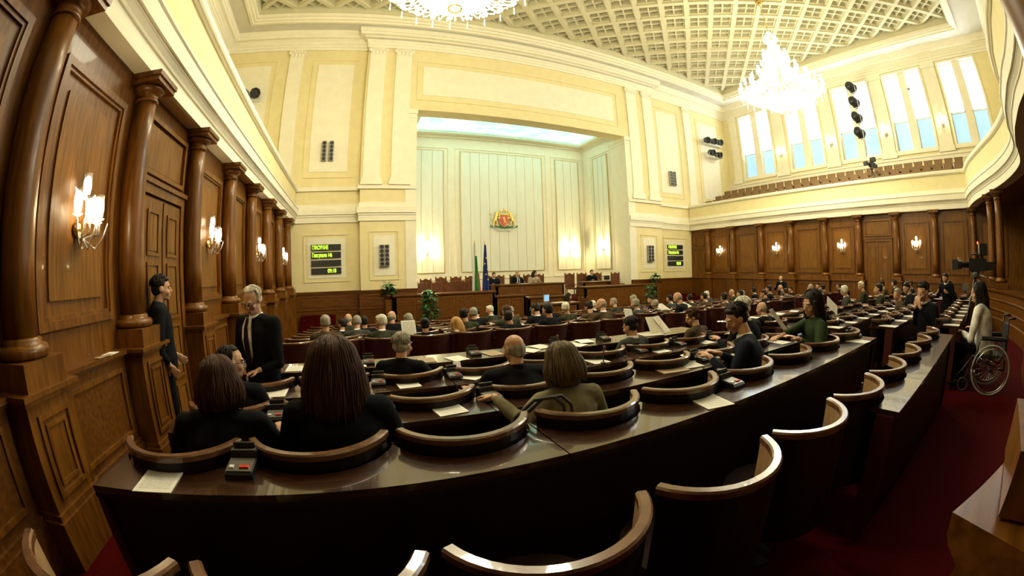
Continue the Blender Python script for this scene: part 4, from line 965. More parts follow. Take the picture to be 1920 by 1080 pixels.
def folded(x, y, z, rz, tilt, label, mat, w, h, name, cat):
    r = empty(name, (x, y, z), rz, label=label, cat=cat); 
    for s in (-1, 1):
        m = MB().box(0, s * w, 0, .003, 0, h); o = m.obj('page', mat, r); o.rotation_euler = (tilt, 0, s * .35)
    return r
folded(4.62, 4.80, ZD[3] + .004, .1, -.75, 'open newspaper propped up in front of the bowed brown haired person', 'news', .26, .34, 'newspaper', 'newspaper')
def held(x, y, z, rot, label, mat='blank', w=.21, h=.29):
    me = MB().box(-w / 2, w / 2, -h / 2, h / 2, 0, .002).mesh('held_sheet'); me.materials.append(M[mat]); o = link(me, 'held_sheet', None, (x, y, z)); o.rotation_euler = rot
    return tag(o, label, 'paper', 'sheets of paper being read')
held(.98, 7.22, .62, (1.15, 0, .05), 'large white sheet held up behind the brown haired rows, left block', 'paper', .26, .34)
held(4.15, 2.42, 1.02, (.9, .2, .75), 'white sheet held by the person in dark green')
held(5.38, 6.70, .60, (1.2, .15, .2), 'white sheet hanging over the end of the cross-aisle chairs', 'paper', .26, .34)
held(7.6, 8.1, .56, (.5, 0, .2), 'white newspaper page held open in the middle block', 'news', .5, .3)
held(8.6, 8.15, .55, (.4, 0, .3), 'white pages spread before the bald person of the middle block', 'news', .5, .3)
held(7.1, 3.35, .88, (.9, .5, .6), 'curling white pages held up in the middle block second row', 'paper', .3, .3); held(7.45, 3.1, .90, (.8, -.5, .4), 'second curling white page held up in the middle block', 'paper', .3, .3)
held(1.02, 3.98, .62, (1.25, .1, .5), 'upright folded white sheet beside the bald person with glasses', 'blank', .10, .16)
# desks of the other blocks
for b, rows in (('B', (0, 1, 2)), ('C', (0, 1, 2))):
    for j in rows:
        q = 0
        for k in range(1 if (b == 'B' and j == 0) else 0, 4 if (b == 'C' and j == 0) else 7):
            x = cx_(b, k)
            terminal(x + SP / 2 - .02, YR[j] - .12, FZ[j] + .748, .1, 'black voting terminal, %s from left on the %s desk of the %s' % (ORD[k], ORD[j], BL[b][2]))
            sheet(x - .28, YR[j] - .285, FZ[j] + .749, .05 * (k % 3 - 1), 'white sheet, %s from left on the %s desk of the %s' % (ORD[k], ORD[j], BL[b][2]), 'paper')
for b in 'BC':
    for k in (0, 2, 3, 5):
        sheet(cx_(b, k) + .1, 4.86, .552, .1 * k, 'white sheet, seat %s along the light desk of the %s' % (ORD[k], BL[b][2]), 'blank', .3, .21)
# small items: cups, clips, microphones
def cup(x, y, z, label, col='whitep'):
    r = empty('paper_cup', (x, y, z), label=label, cat='cup', group='small cups on the desks')
    MB().lathe([(.022, 0), (.032, .08), (.034, .083), (.030, .083), (.021, .004)], 14).obj('cup_body', col, r); return r
for i, (x, j) in enumerate([(1.3, 5), (2.95, 5), (3.7, 6), (1.7, 5), (4.4, 6), (.1, 5), (3.3, 7), (8.9, 5), (10.4, 5)]):
    cup(x, YR[j] - .30, FZ[j] + .748, 'white cup on the desk behind the %s row, %s counted along' % (ORD[j], ORD[i]))
def mic(x, y, z, label):
    r = empty('microphone', (x, y, z), label=label, cat='microphone', group='short gooseneck microphones')
    MB().lathe([(.035, 0), (.035, .012), (.012, .018)], 16).obj('mic_base', 'black', r); MB().tube([(0, 0, .015), (0, .01, .10), (0, -.01, .16)], .006, 8).obj('gooseneck', 'black', r); MB().ell((0, -.012, .18), (.017, .017, .024)).obj('mic_head', 'leather', r)
mic(2.55, 4.6 + .08, ZD[3], 'brown tipped microphone standing on the light desk'); mic(2.58, 3.66, ZD[2], 'brown tipped microphone standing on the third desk')
# grommet ring and desk insert on first desk
MB().tube([(.24 + .03 * cos(a), 1.90 + .03 * sin(a), .75) for a in [2 * pi * k / 16 for k in range(17)]], .006, 6).obj('cable_grommet', 'black')
tag(bpy.data.objects['cable_grommet'], 'small black ring set into the first desk between two chairs', 'grommet')
# black handbag straps on the chair beside the blonde person
r = empty('handbag', (1.02, 2.02, -.02), label='dark handbag with two looped straps hanging on the chair end', cat='bag')
m = MB(); m.box(-.13, .13, .02, .12, .42, .70); m.obj('bag_body', 'rubber', r)
for d in (0, .05):
    MB().tube([(-.22 + d, .02, .66), (-.19 + d, .0, .80), (-.08 + d, -.02, .895), (.04 + d, -.03, .90), (.10 + d, -.04, .84), (.12 + d, -.04, .70)], .011, 8).obj('strap', 'rubber', r)
r = empty('backpack', (5.95, 6.1, -.39), label='black shiny bag standing in the aisle beside the red seat wall', cat='bag')
m = MB(); m.ell((0, 0, .36), (.24, .16, .34)); m.ell((0, -.12, .26), (.17, .10, .17)); m.obj('bag_body', 'rubber', r)
for x, z in ((-.05, .62), (.05, .52), (-.16, .55)): MB().ell((x, -.12, z), .018).obj('buckle', 'chrome', r)
sheet(-2.48, 3.55, 1.0, .1, 'small white sheet lying on the wainscot ledge at left', 'blank', .12, .20)
sheet(-2.46, 3.40, 1.004, -.1, 'thin grey booklet lying on the wainscot ledge at left', 'folder', .07, .24, name='booklet')
# ================================================================ SCONCES
def sconce_proto(mat='bulb'):
    r = empty('wall_sconce', (0, 0, -50))     # local: wall plane x=0, faces +x
    MB().lathe([(0, -.03), (.05, -.02), (.06, 0), (.03, .02), (0, .025)], 14).xf(Matrix.Translation((.015, 0, 0)) @ Matrix.Rotation(pi / 2, 4, 'Y')).obj('wall_plate', 'brass', r)
    MB().ell((.07, 0, -.10), (.03, .03, .04)).obj('finial', 'glass', r)
    spots = [(.12, -.15, .06, .0), (.17, -.05, .02, 0), (.17, .05, .02, 0), (.12, .15, .06, 0), (.08, 0, .19, 0)]
    for x, y, z, _ in spots:
        MB().tube([(.02, 0, 0), (.05, y * .3, -.07), (x, y, -.05 + z * .3), (x, y, z)], .009, 8).obj('arm', 'glass', r)
        MB().lathe([(.014, 0), (.040, .012), (.044, .018), (.016, .022), (.014, .06)], 12, (x, y, z)).obj('candle_cup', 'crystal', r)
        MB().lathe([(.012, .05), (.024, .075), (.027, .11), (.018, .15), (.004, .165)], 12, (x, y, z)).obj('bulb', mat, r)
        MB().lathe([(.030, .03), (.036, .09), (.033, .17), (.036, .185)], 14, (x, y, z), cap=False).obj('glass_chimney', 'glass', r)
    for s in (-1, 0, 1):
        MB().tube([(.03, s * .02, -.05), (.12, s * .10, -.14), (.17, s * .14, -.06), (.20, s * .16, .04)], [.006, .010, .008, .004], 8).obj('crystal_leaf', 'glass', r)
    return r
SPR = sconce_proto(); sfirst = True
def sconce(x, y, z, rz, label, power=SC_POWER, group='crystal wall sconces', sc=1.0):
    global sfirst
    a = dict(label=label, cat='wall lamp', group=group)
    if sfirst: sfirst = False; o = SPR; o.location = (x, y, z); o.rotation_euler = (0, 0, rz); tag(o, **a)
    else: o = dup(SPR, None, (x, y, z), rz, **a)
    o.scale = (sc, sc, sc)
    lamp('sconce_light', (x + .24 * cos(rz), y + .24 * sin(rz), z + .16), power, (1.0, .74, .36), .09)
for i, y in enumerate((3.20, 7.05, 10.95, 14.95)): sconce(WL + .03, y, (2.10 if i == 0 else 2.24), 0, 'lit crystal wall lamp, %s along the left panelled wall' % ORD[i], SC_POWER * (1.8 if i == 0 else 1.2), sc=1.25)
for i, y in enumerate((15.15, 11.25, 7.42, 3.55)): sconce(WR - .03, y, 2.38, pi, 'lit crystal wall lamp, %s along the right panelled wall' % ORD[i], SC_POWER * 1.3, sc=1.25)
for x, y, rz, nm in ((4.05, NB - .06, -pi / 2, 'on the left panel of the niche'), (12.7, NB - .06, -pi / 2, 'on the right panel of the niche'), (PX1 - .06, 19.5, pi, 'on the right side wall of the niche'), (PX0 + .06, 19.5, 0, 'on the left side wall of the niche')):
    sconce(x, y, 2.75, rz, 'bright lit crystal wall lamp ' + nm, SC_POWER * 17, sc=1.6)
for i in range(4):
    y = (WINS[i][1] + WINS[i + 1][0]) / 2; sconce(XW1 - .14, y, 8.6, pi, 'lit crystal wall lamp between upper windows, %s from the front' % ORD[i], SC_POWER * 1.8, sc=1.6)
# ================================================================ CHANDELIERS
CHM = {}
def chandelier(x, y, zb, label):
    r = empty('chandelier', (x, y, zb), label=label, cat='chandelier', group='large crystal chandeliers')
    H = 13.3 - zb
    def once(k, f):
        if k not in CHM: CHM[k] = f()
        return CHM[k]
    def mk(mb, nm, mt): me = mb.mesh(nm); me.materials.append(M[mt]); return me
    link(once('stem', lambda: mk(MB().tube([(0, 0, .2), (0, 0, 3.9)], .05, 10), 'stem', 'brass')), 'stem', r)
    m = MB(); z = 3.9; k = 0
    while z < H - .1:
        a = Matrix.Translation((0, 0, z + .07)) @ Matrix.Rotation(pi / 2 * (k % 2), 4, 'Z')
        q = MB().tube([(.035 * cos(t), 0, .075 * sin(t)) for t in [2 * pi * i / 10 for i in range(11)]], .010, 5); q.xf(a); m.v_ = 0
        o = len(m.v); m.v += q.v; m.f += [tuple(i + o for i in f) for f in q.f]; m.sm += q.sm; z += .125; k += 1
    m.obj('chain', 'brass', r)
    MB().lathe([(.20, H), (.16, H - .10), (.05, H - .18), (.03, H - .2)][::-1], 20).obj('ceiling_rose', 'brass', r)
    link(once('bowl', lambda: mk(MB().lathe([(.02, -.02), (.10, 0), (.42, .10), (.75, .26), (.95, .46), (.98, .50)], 36, cap=False), 'bowl', 'shade')), 'bottom_bowl', r)
    link(once('ringb', lambda: mk(MB().lathe([(.10, -.08), (.17, -.07), (.19, -.02), (.14, .02), (.10, -.01)], 24), 'bottom_ring', 'brass')), 'bottom_ring', r)
    # crystal tiers: lathed skirts of beads
    for k, prof in enumerate(([(.98, .5), (1.25, .62), (1.68, .80), (1.74, .90)], [(1.60, .98), (1.05, 1.35), (.62, 1.9), (.42, 2.35)], [(.42, 2.35), (.55, 2.45), (.28, 2.9), (.16, 3.3)], [(.16, 3.3), (.34, 3.42), (.30, 3.55), (.05, 3.85)])):
        def skirt(prof=prof, k=k):
            m = MB(); n = (48, 44, 26, 16)[k]
            for i in range(n):
                a = 2 * pi * i / n; c, s = cos(a), sin(a)
                pts = []
                for (r0, z0), (r1, z1) in zip(prof[:-1], prof[1:]):
                    for t in (0, .34, .67): pts.append((r0 + (r1 - r0) * t, z0 + (z1 - z0) * t - .05 * sin(pi * t)))
                pts.append(prof[-1])
                m.tube([(q * c, q * s, z) for q, z in pts], [.016 + .010 * (j % 2) for j in range(len(pts))], 4)
            return mk(m, 'crystal_strands', 'crystal')
        o = link(once('sk%d' % k, skirt), 'crystal_strands', r); o['kind'] = 'stuff'
    def arm(rr, z0, z1):
        return mk(MB().tube([(rr * .55, 0, z0 + .15), (rr * .75, 0, z0 - .02), (rr * .92, 0, z0 - .06), (rr, 0, z0 + .05), (rr, 0, z1)], .018, 6), 'arm', 'crystal')
    def lampm():
        m = MB().lathe([(.02, 0), (.075, .02), (.082, .03), (.03, .04)], 12); return mk(m, 'drip_pan', 'crystal')
    def glassm(): return mk(MB().lathe([(.035, .03), (.055, .09), (.05, .20), (.062, .235), (.02, .236)], 12), 'lamp_glass', 'bulb')
    def drop(): return mk(MB().lathe([(.0, -.26), (.022, -.20), (.012, -.12), (.018, -.06), (.004, 0)], 6), 'crystal_drop', 'crystal')
    for n, rr, z in ((24, 1.86, .86), (18, 1.32, 1.28), (12, .86, 1.85), (8, .52, 2.5)):
        for i in range(n):
            a = 2 * pi * (i + .3) / n
            link(once('arm%d' % n, lambda: arm(rr, z, z + .1)), 'arm', r, rz=a)
            p = (rr * cos(a), rr * sin(a), z + .10)
            link(once('pan', lampm), 'drip_pan', r, p); link(once('glass', glassm), 'lamp_glass', r, p)
            if n == 24: link(once('drop', drop), 'crystal_drop', r, (rr * cos(a), rr * sin(a), z - .02))
    for dx, dy in ((1.1, 0), (-.55, .95), (-.55, -.95)): lamp('chandelier_light', (x + dx * 2.2, y + dy * 2.2, zb + .55), CH_POWER / 3, WARM, .35)
    lamp('chandelier_light', (x, y, zb - .35), CH_POWER / 3, WARM, .5)
    return r
chandelier(15.2, 7.7, 7.78, 'huge glowing crystal chandelier hanging before the right windows')
chandelier(2.02, 7.9, 7.75, 'huge glowing crystal chandelier at the top edge over the left block')
# ================================================================ FRONT WALL FITTINGS
def textobj(s, size, mat, parent, loc, rot, name='lettering', bold=.0):
    cu = bpy.data.curves.new('t', 'FONT'); cu.body = s; cu.size = size; cu.offset = bold; cu.extrude = .004
    o = bpy.data.objects.new('t', cu); COL.objects.link(o); bpy.context.view_layer.update()
    me = bpy.data.meshes.new_from_object(o.evaluated_get(bpy.context.evaluated_depsgraph_get())); bpy.data.objects.remove(o); me.name = name
    me.materials.clear(); me.materials.append(M[mat]); q = link(me, name, parent, loc); q.rotation_euler = rot; return q
for mir in (0, 1):
    nm = ('left', 'right')[mir]
    x0, x1 = (-1.70, -.42) if not mir else (17.02, 18.30)
    for i, (zc, tx) in enumerate(((2.82, 'ГЛАСУВАНЕ'), (2.50, 'Гласували 146'), (2.17, ''), (1.85, '09:18'))):
        r = empty('led_display', ((x0 + x1) / 2, YF - .02, zc), label='%s black LED strip display %s on the %s front wall%s' % (('top', 'second', 'third', 'bottom')[i], 'with green letters' if tx else 'left dark', nm, ''), cat='display', group='voting displays beside the niche')
        m = MB(); w = (x1 - x0) / 2; m.box(-w, w, -.07, 0, -.120, .120); m.obj('housing', 'black', r); m = MB(); fr(m, 'y', -.07, -1, -w, w, -.120, .120, .012, .010); m.obj('bezel', 'rubber', r)
        if tx:
            q_ = textobj(tx, .23, 'led', r, (-w + .04 if i < 2 else .06, -.073, -.080), (pi / 2, 0, 0), bold=.003)
            ww = max(v.co.x for v in q_.data.vertices); q_.scale = ((.70, .86, 1, .36)[i] / ww, 1, 1)
def speaker(x, y, z, h, label, w=.20, n=5):
    r = empty('line_speaker', (x, y, z), label=label, cat='speaker', group='grey column loudspeakers')
    MB().box(-w / 2, w / 2, -.16, -.02, 0, h).obj('cabinet', 'lgrey', r); MB().box(-.04, .04, -.03, 0, h * .3, h * .7).obj('wall_bracket', 'lgrey', r)
    for k in range(n):
        zz = h * (k + .5) / n; m = MB().lathe([(.0, .012), (w * .30, .0), (w * .40, -.006), (w * .42, .004)], 16); m.xf(Matrix.Translation((0, -.165, zz)) @ Matrix.Rotation(-pi / 2, 4, 'X')); m.obj('driver', 'black', r)
for mir in (0, 1):
    f = (lambda v: 16.64 - v) if mir else (lambda v: v); s = ('left', 'right')[mir]
    for k, (x, y, z, h) in enumerate(((1.29, PY, 1.95, .88), (1.50, PY, 1.95, .88), (-1.24, YF, 6.5, .87), (-.92, YF, 6.5, .87))):
        speaker(f(x), y - .02, z, h, 'grey column loudspeaker with round drivers, %s of the %s pair on the %s front wall' % (('inner', 'outer')[(k + 1) % 2], ('lower', 'upper')[k // 2], s))
# stage spotlights on brackets
def spot(x, y, z, rz, tilt, label, name='stage_spotlight', sc=1.0, parentbar=None):
    r = empty(name, (x, y, z), rz, label=label, cat='spotlight', group='black stage spotlights'); r.scale = (sc, sc, sc)
    m = MB().lathe([(.10, -.16), (.14, -.10), (.15, .12), (.17, .14), (.17, .18), (.145, .18), (.14, .10)], 8); m.xf(Matrix.Rotation(tilt, 4, 'X') @ Matrix.Rotation(pi / 2, 4, 'X')); m.obj('lamp_housing', 'black', r)
    m = MB().lathe([(0, .09), (.14, .11)], 16); m.xf(Matrix.Rotation(tilt, 4, 'X') @ Matrix.Rotation(pi / 2, 4, 'X')); m.obj('lens', 'rubber', r)
    m = MB().tube([(-.17, 0, 0), (-.17, 0, -.22), (.17, 0, -.22), (.17, 0, 0)], .010, 6); m.obj('yoke', 'whitep', r); return r
spot(-4.62, 17.1, 9.62, .3, .3, 'black spotlight on the upper left front wall, nearer the pilaster', sc=1.5); spot(-5.15, 17.1, 9.66, -.1, .3, 'black spotlight on the upper left front wall, half hidden by the parapet', sc=1.5)
MB().box(-5.6, -4.4, 17.08, 17.48, 9.36, 9.40).obj('light_bracket', 'whitep'); tag(bpy.data.objects['light_bracket'], 'thin white bracket shelf under the left wall spotlights', 'bracket')
for k, (x, z) in enumerate(((21.05, 9.95), (21.75, 10.0), (22.4, 10.05), (21.4, 9.15), (22.15, 9.1))): spot(x, 17.1, z, -.4 + .15 * k, .3, 'black spotlight, %s of the five on the upper right front wall' % ORD[k], sc=1.35)
MB().box(20.8, 22.7, 17.08, 17.48, 9.70, 9.73).box(21.2, 22.3, 17.08, 17.48, 8.82, 8.86).obj('light_shelf', 'whitep'); tag(bpy.data.objects['light_shelf'], 'thin white shelves under the five right wall spotlights', 'bracket')
pole = empty('light_pole', (21.9, 6.6, 4.6), label='thin white pole carrying four black spotlights before the windows', cat='pole')
for k, z in enumerate((10.95, 10.1, 9.25, 8.42)): spot(21.9, 6.6 + .03 * k, z, 1.3, .25, 'black spotlight, %s from the top of the pole before the windows' % ORD[k], sc=1.75)
MB().tube([(.28, .1, .0), (.28, .1, 6.5)], .022, 8).obj('pole_shaft', 'whitep', pole)
for z in (6.30, 5.45, 4.6, 3.77): MB().tube([(.28, .1, z), (0, .05, z - .05)], .018, 6).obj('side_arm', 'whitep', pole)
# ================================================================ COAT OF ARMS
cr = empty('coat_of_arms', (8.42, NB - .08, 4.42), label='coat of arms with crowned red shield, two gold lions and green branches', cat='emblem'); cr.scale = (1.12, 1, 1.12)
def fz(mb, nm, mat, vox=.018):
    me = fuse(mb, nm, vox, 1); me.materials.append(M[mat]); return link(me, nm, cr)
sh = [(-.24, .28), (.24, .28), (.25, -.05), (.16, -.20), (0, -.30), (-.16, -.20), (-.25, -.05)]
MB().prism(sh, 'y', -.09, -.02).obj('shield', 'redp', cr, clean=True)
m = MB()
for a, b in zip(sh, sh[1:] + sh[:1]): m.tube([(a[0], -.09, a[1]), (b[0], -.09, b[1])], .016, 6)
m.obj('shield_rim', 'gold', cr)
def lion(s, sc, cx, cz, y):
    m = MB(); P_ = lambda x, z: (cx + s * x * sc, y, cz + z * sc)
    limb(m, [P_(.05, -.10), P_(.0, .05), P_(-.04, .18)], [.085 * sc, .075 * sc, .085 * sc]); m.ell(P_(-.06, .28), (.085 * sc, .06 * sc, .08 * sc)); limb(m, [P_(-.10, .27), P_(-.16, .25)], [.045 * sc, .03 * sc])
    limb(m, [P_(-.05, .16), P_(-.16, .13), P_(-.20, .20)], [.035 * sc] * 3); limb(m, [P_(-.03, .08), P_(-.16, .0), P_(-.21, .04)], [.035 * sc] * 3)
    limb(m, [P_(.06, -.10), P_(-.06, -.22), P_(-.02, -.36), P_(-.09, -.38)], [.06 * sc, .045 * sc, .03 * sc, .03 * sc]); limb(m, [P_(.08, -.10), P_(.12, -.24), P_(.16, -.38), P_(.09, -.40)], [.06 * sc, .045 * sc, .03 * sc, .03 * sc])
    limb(m, [P_(.12, -.06), P_(.24, .02), P_(.22, .14), P_(.30, .24)], [.025 * sc, .02 * sc, .02 * sc, .04 * sc]); return m
fz(lion(1, .55, .02, .02, -.11), 'small_lion', 'gold', .012); fz(lion(-1, 1.0, -.42, .12, -.07), 'lion', 'gold'); fz(lion(1, 1.0, .42, .12, -.07), 'lion', 'gold')
m = MB(); m.tube([(-.22, -.08, .33), (0, -.10, .31), (.22, -.08, .33)], .035, 8)
for a in (-.2, -.1, 0, .1, .2): limb(m, [(a, -.08, .35), (a * 1.35, -.09, .47), (a * .5, -.08, .56)], [.026, .026, .022])
m.ell((0, -.08, .60), (.04, .04, .05)); fz(m, 'crown', 'gold', .012)
for s in (-1, 1):
    m = MB(); m.tube([(0, -.05, -.36), (s * .3, -.05, -.32), (s * .62, -.05, -.30), (s * .72, -.05, -.22)], .015, 6)
    for k in range(11): x = s * (.08 + .062 * k); m.ell((x, -.07, -.34 + .035 * (k % 3) + .004 * k), (.055, .02, .035))
    m.obj('oak_branch', 'leaf', cr)
m = MB(); m.tube([(-.62, -.08, -.30), (-.40, -.09, -.38), (-.2, -.10, -.46), (0, -.10, -.48), (.2, -.10, -.46), (.40, -.09, -.38), (.62, -.08, -.30)], .035, 8, flat=.35); m.tube([(-.36, -.08, -.42), (-.22, -.09, -.54)], .03, 6); m.tube([(.36, -.08, -.42), (.22, -.09, -.54)], .03, 6); m.obj('ribbon', 'whitep', cr)
# ================================================================ ROSTRUM
def counter(x0, x1, y, zt, zb, dep, label, n, name='rostrum_counter'):
    r = empty(name, ((x0 + x1) / 2, y, zb), label=label, cat='counter'); w = (x1 - x0) / 2; h = zt - zb
    MB().box(-w, w, 0, .10, 0, h - .05).box(-w, -w + .1, 0, dep, 0, h - .05).box(w - .1, w, 0, dep, 0, h - .05).obj('front_board', 'wood_h', r)
    MB().box(-w - .06, w + .06, -.08, dep, h - .05, h).obj('counter_top', 'wood_h', r); [MB().box(-w - e_, w + e_, -d_, 0, a_, b_).obj('moulding', 'wood_h', r) for e_, d_, a_, b_ in ((.03, .04, h - .09, h - .05), (0, .03, h * .36, h * .39), (0, .05, 0, .12))]
    for k in range(n):
        a = -w + .08 + (2 * w - .16) * k / n; b = -w + .08 + (2 * w - .16) * (k + 1) / n
        m = MB(); fr(m, 'y', 0, -1, a + .05, b - .05, h * .43, h - .14, .035, .02); m.obj('front_panel', 'woodp', r)
    return r
counter(1.66, 5.9, 16.25, .78, -.95, .70, 'long brown panelled wooden counter left of the speaking desk', 5)
counter(10.4, 14.98, 16.25, .78, -.95, .70, 'long brown panelled wooden counter right of the speaking desk', 5)
counter(6.46, 10.0, 17.55, .98, .1, .75, 'raised brown wooden presidium desk in the middle of the rostrum', 3)
counter(7.55, 9.6, 16.45, .42, -.95, .7, 'lower brown speaking desk before the presidium', 2, 'speaking_desk')
counter(7.35, 9.2, 14.9, .22, -.95, .75, 'small wooden stenographers table before the rostrum', 2, 'clerk_table')
counter(5.96, 7.4, 16.4, .55, -.95, .6, 'brown wooden step-down counter beside the flags', 2)
def carved_chair(x, y, z, rz, label, w=.56):
    r = empty('carved_chair', (x, y, z), rz, label=label, cat='chair', group='carved leather rostrum chairs'); h = w / 2
    MB().box(-h + .04, h - .04, -.03, .02, .55, 1.15).obj('back_leather', 'leather', r)
    m = MB(); m.box(-h, -h + .05, -.04, .03, 0, 1.22); m.box(h - .05, h, -.04, .03, 0, 1.22); m.box(-h, h, -.035, .025, 1.13, 1.19); m.ell((0, 0, 1.20), (.10, .03, .05)); m.ell((-h + .03, 0, 1.22), (.04, .04, .04)); m.ell((h - .03, 0, 1.22), (.04, .04, .04)); m.box(-h, h, -.03, .02, .48, .56); m.obj('back_frame', 'wood', r)
    MB().box(-h, h, -.02, .48, .42, .50).obj('seat', 'leather', r)
    for sx in (-1, 1): MB().box(sx * (h - .02) - .025, sx * (h - .02) + .025, .42, .47, 0, .42).obj('leg', 'wood', r)
    for sx in (-1, 1): MB().box(sx * (h - .02) - .025, sx * (h - .02) + .025, 0, .45, .64, .68).obj('armrest', 'wood', r)
    return r
cc = None
def cch(x, y, z, rz, label, sc=1.0):
    global cc
    if cc is None: cc = carved_chair(x, y, z, rz, label); return
    q = dup(cc, None, (x, y, z), rz, label=label); q.scale = (sc, sc, sc * 1.05)
for k, x in enumerate((3.55, 4.30, 5.05, 5.80)): cch(x, 19.4, .1, pi, 'tall carved leather chair, %s of the back row left of the flags' % ORD[k])
for k, x in enumerate((3.1, 3.75, 4.45, 4.98, 5.55)): cch(x, 17.85, .1, pi + .05 * k, 'carved leather chair, %s of the front row behind the left counter' % ORD[k], .86)
for k, x in enumerate((6.6, 7.15, 8.0, 8.75, 9.35)): cch(x, 19.0, .1, pi, 'carved leather chair, %s behind the presidium desk' % ORD[k])
for k, (x, y) in enumerate(((11.3, 19.2), (12.2, 19.4), (13.1, 19.2))): cch(x, y, .1, pi - .3, 'carved leather chair, %s behind the right counter' % ORD[k])
cch(13.2, 17.6, .1, pi, 'carved leather chair near the laptop behind the right counter')
cch(9.85, 15.6, -.95, pi / 2 + .3, 'carved leather chair beside the clerk at the small table')
counter(11.4, 13.2, 17.9, .95, .1, .6, 'small wooden side table with papers behind the right counter', 2, 'side_table')
PF = dict(key='p1', lean=.04, vox=.015, hvox=.015); PFc = dict(key='p2', lean=.14, yaw=.4, pitch=.3, vox=.015, hvox=.015)
person(PF, (6.75, 18.7, .1), pi, 'dark haired person in navy at the left end of the presidium', hair='short', hc='hair_dark', coat='suit_navy', coll='shirt', sc=1.17)
person(PF, (7.98, 18.7, .1), pi, 'grey haired person in black suit at the middle of the presidium', hair='short', hc='hair_grey', coat='suit_black', coll='shirt', sc=1.2, tie=True)
person(PFc, (8.85, 18.7, .1), pi, 'long dark haired person in beige at the right of the presidium', hair='long', hc='hair_dark', coat='beige', coll=None, sc=1.2)
person(PF, (12.5, 18.9, .1), pi, 'dark haired person in black suit behind the right counter', hair='short', hc='hair_dark', coat='suit_black', coll='shirt', sc=1.18)
person(PFc, (9.05, 15.9, -.95), pi + .5, 'dark haired person in black writing at the clerk table', hair='long', hc='hair_dark', coat='suit_black', coll=None, sc=1.22)
def monitor(x, y, z, rz, label, mat='screen', sc=1.0):
    r = empty('monitor', (x, y, z), rz, label=label, cat='monitor'); r.scale = (sc,) * 3
    MB().box(-.19, .19, -.02, .02, .07, .36).obj('screen_housing', 'black' if mat == 'black' else 'lgrey', r); MB().box(-.17, .17, -.024, -.02, .09, .34).obj('screen', mat, r); MB().box(-.03, .03, -.02, .03, 0, .08).box(-.10, .10, -.08, .08, 0, .012).obj('stand', 'lgrey', r)
monitor(7.8, 15.2, .22, .5, 'grey monitor with pale blue screen on the clerk table'); monitor(13.0, 18.1, .95, 2.6, 'small dark laptop screen behind the right counter', 'black', .8)
for k, (x, y, z, w) in enumerate(((8.4, 15.2, .222, .6), (7.95, 17.8, .982, .45), (12.2, 18.1, .952, .7), (7.6, 16.7, .422, .2))): sheet(x, y, z, .1, 'white papers spread on the %s' % ('clerk table', 'presidium desk', 'right side table', 'speaking desk')[k], 'blank', w, .3, group=None)
# flags
def flag(x, y, z, label, kind):
    r = empty('flag', (x, y, z), label=label, cat='flag'); MB().lathe([(.16, 0), (.16, .03), (.03, .06)], 20).obj('flag_foot', 'brass', r)
    MB().tube([(0, 0, .03), (0, 0, 2.75)], .016, 8).obj('pole', 'wood', r); MB().lathe([(.018, 2.74), (.03, 2.78), (.02, 2.84), (.002, 2.92)], 12).obj('pole_tip', 'gold', r)
    def cloth_(z0, z1, w0, w1, mat, x0=0, nm='cloth', f0=0, f1=1):
        m = MB(); n = 18; rows = 8; vs = []; fs = []
        for i in range(rows + 1):
            t = i / rows; zz = z1 + (z0 - z1) * t; w = w0 + (w1 - w0) * t
            for j in range(n + 1):
                u = f0 + (f1 - f0) * j / n; vs.append((x0 + w * (u - .5), -.05 + .045 * sin(u * 13 + t * 1.5), zz))
        o = len(vs)
        for i in range(rows):
            for j in range(n): a = i * (n + 1) + j; fs.append((a, a + 1, a + n + 2, a + n + 1))
        m.add(vs, fs, True); q = m.obj(nm, mat, r); s_ = q.modifiers.new('s', 'SOLIDIFY'); s_.thickness = .006; return q
    if kind == 'bg':
        cloth_(.5, 2.72, .07, .26, 'whitep', -.04, 'white_stripe', 0, .5); cloth_(.45, 2.2, .10, .36, 'green_flag', .03, 'green_stripe', .2, 1); cloth_(.40, 1.45, .12, .34, 'red_flag', .10, 'red_stripe', .3, 1)
    else:
        q = cloth_(.45, 2.68, .08, .36, 'eu_blue', 0, 'blue_cloth')
        for k, (a, b) in enumerate(((.02, 2.1), (-.05, 1.85), (.07, 1.6), (.0, 1.38), (.08, 1.15))):
            st_ = [(a + (.05 if i % 2 == 0 else .02) * sin(pi * i / 5), b + (.05 if i % 2 == 0 else .02) * cos(pi * i / 5)) for i in range(10)]
            MB().prism(st_, 'y', -.118, -.105).obj('gold_star', 'gold', r)
M['green_flag'] = base('green_flag', (.01, .22, .05), .8); M['red_flag'] = base('red_flag', (.6, .03, .02), .8); M['eu_blue'] = base('eu_blue', (.01, .025, .16), .8)
flag(5.38, 17.25, .1, 'furled white, green and red flag on a pole behind the left counter', 'bg'); flag(5.85, 17.25, .1, 'furled dark blue flag with gold stars on a pole beside the tricolour', 'eu')
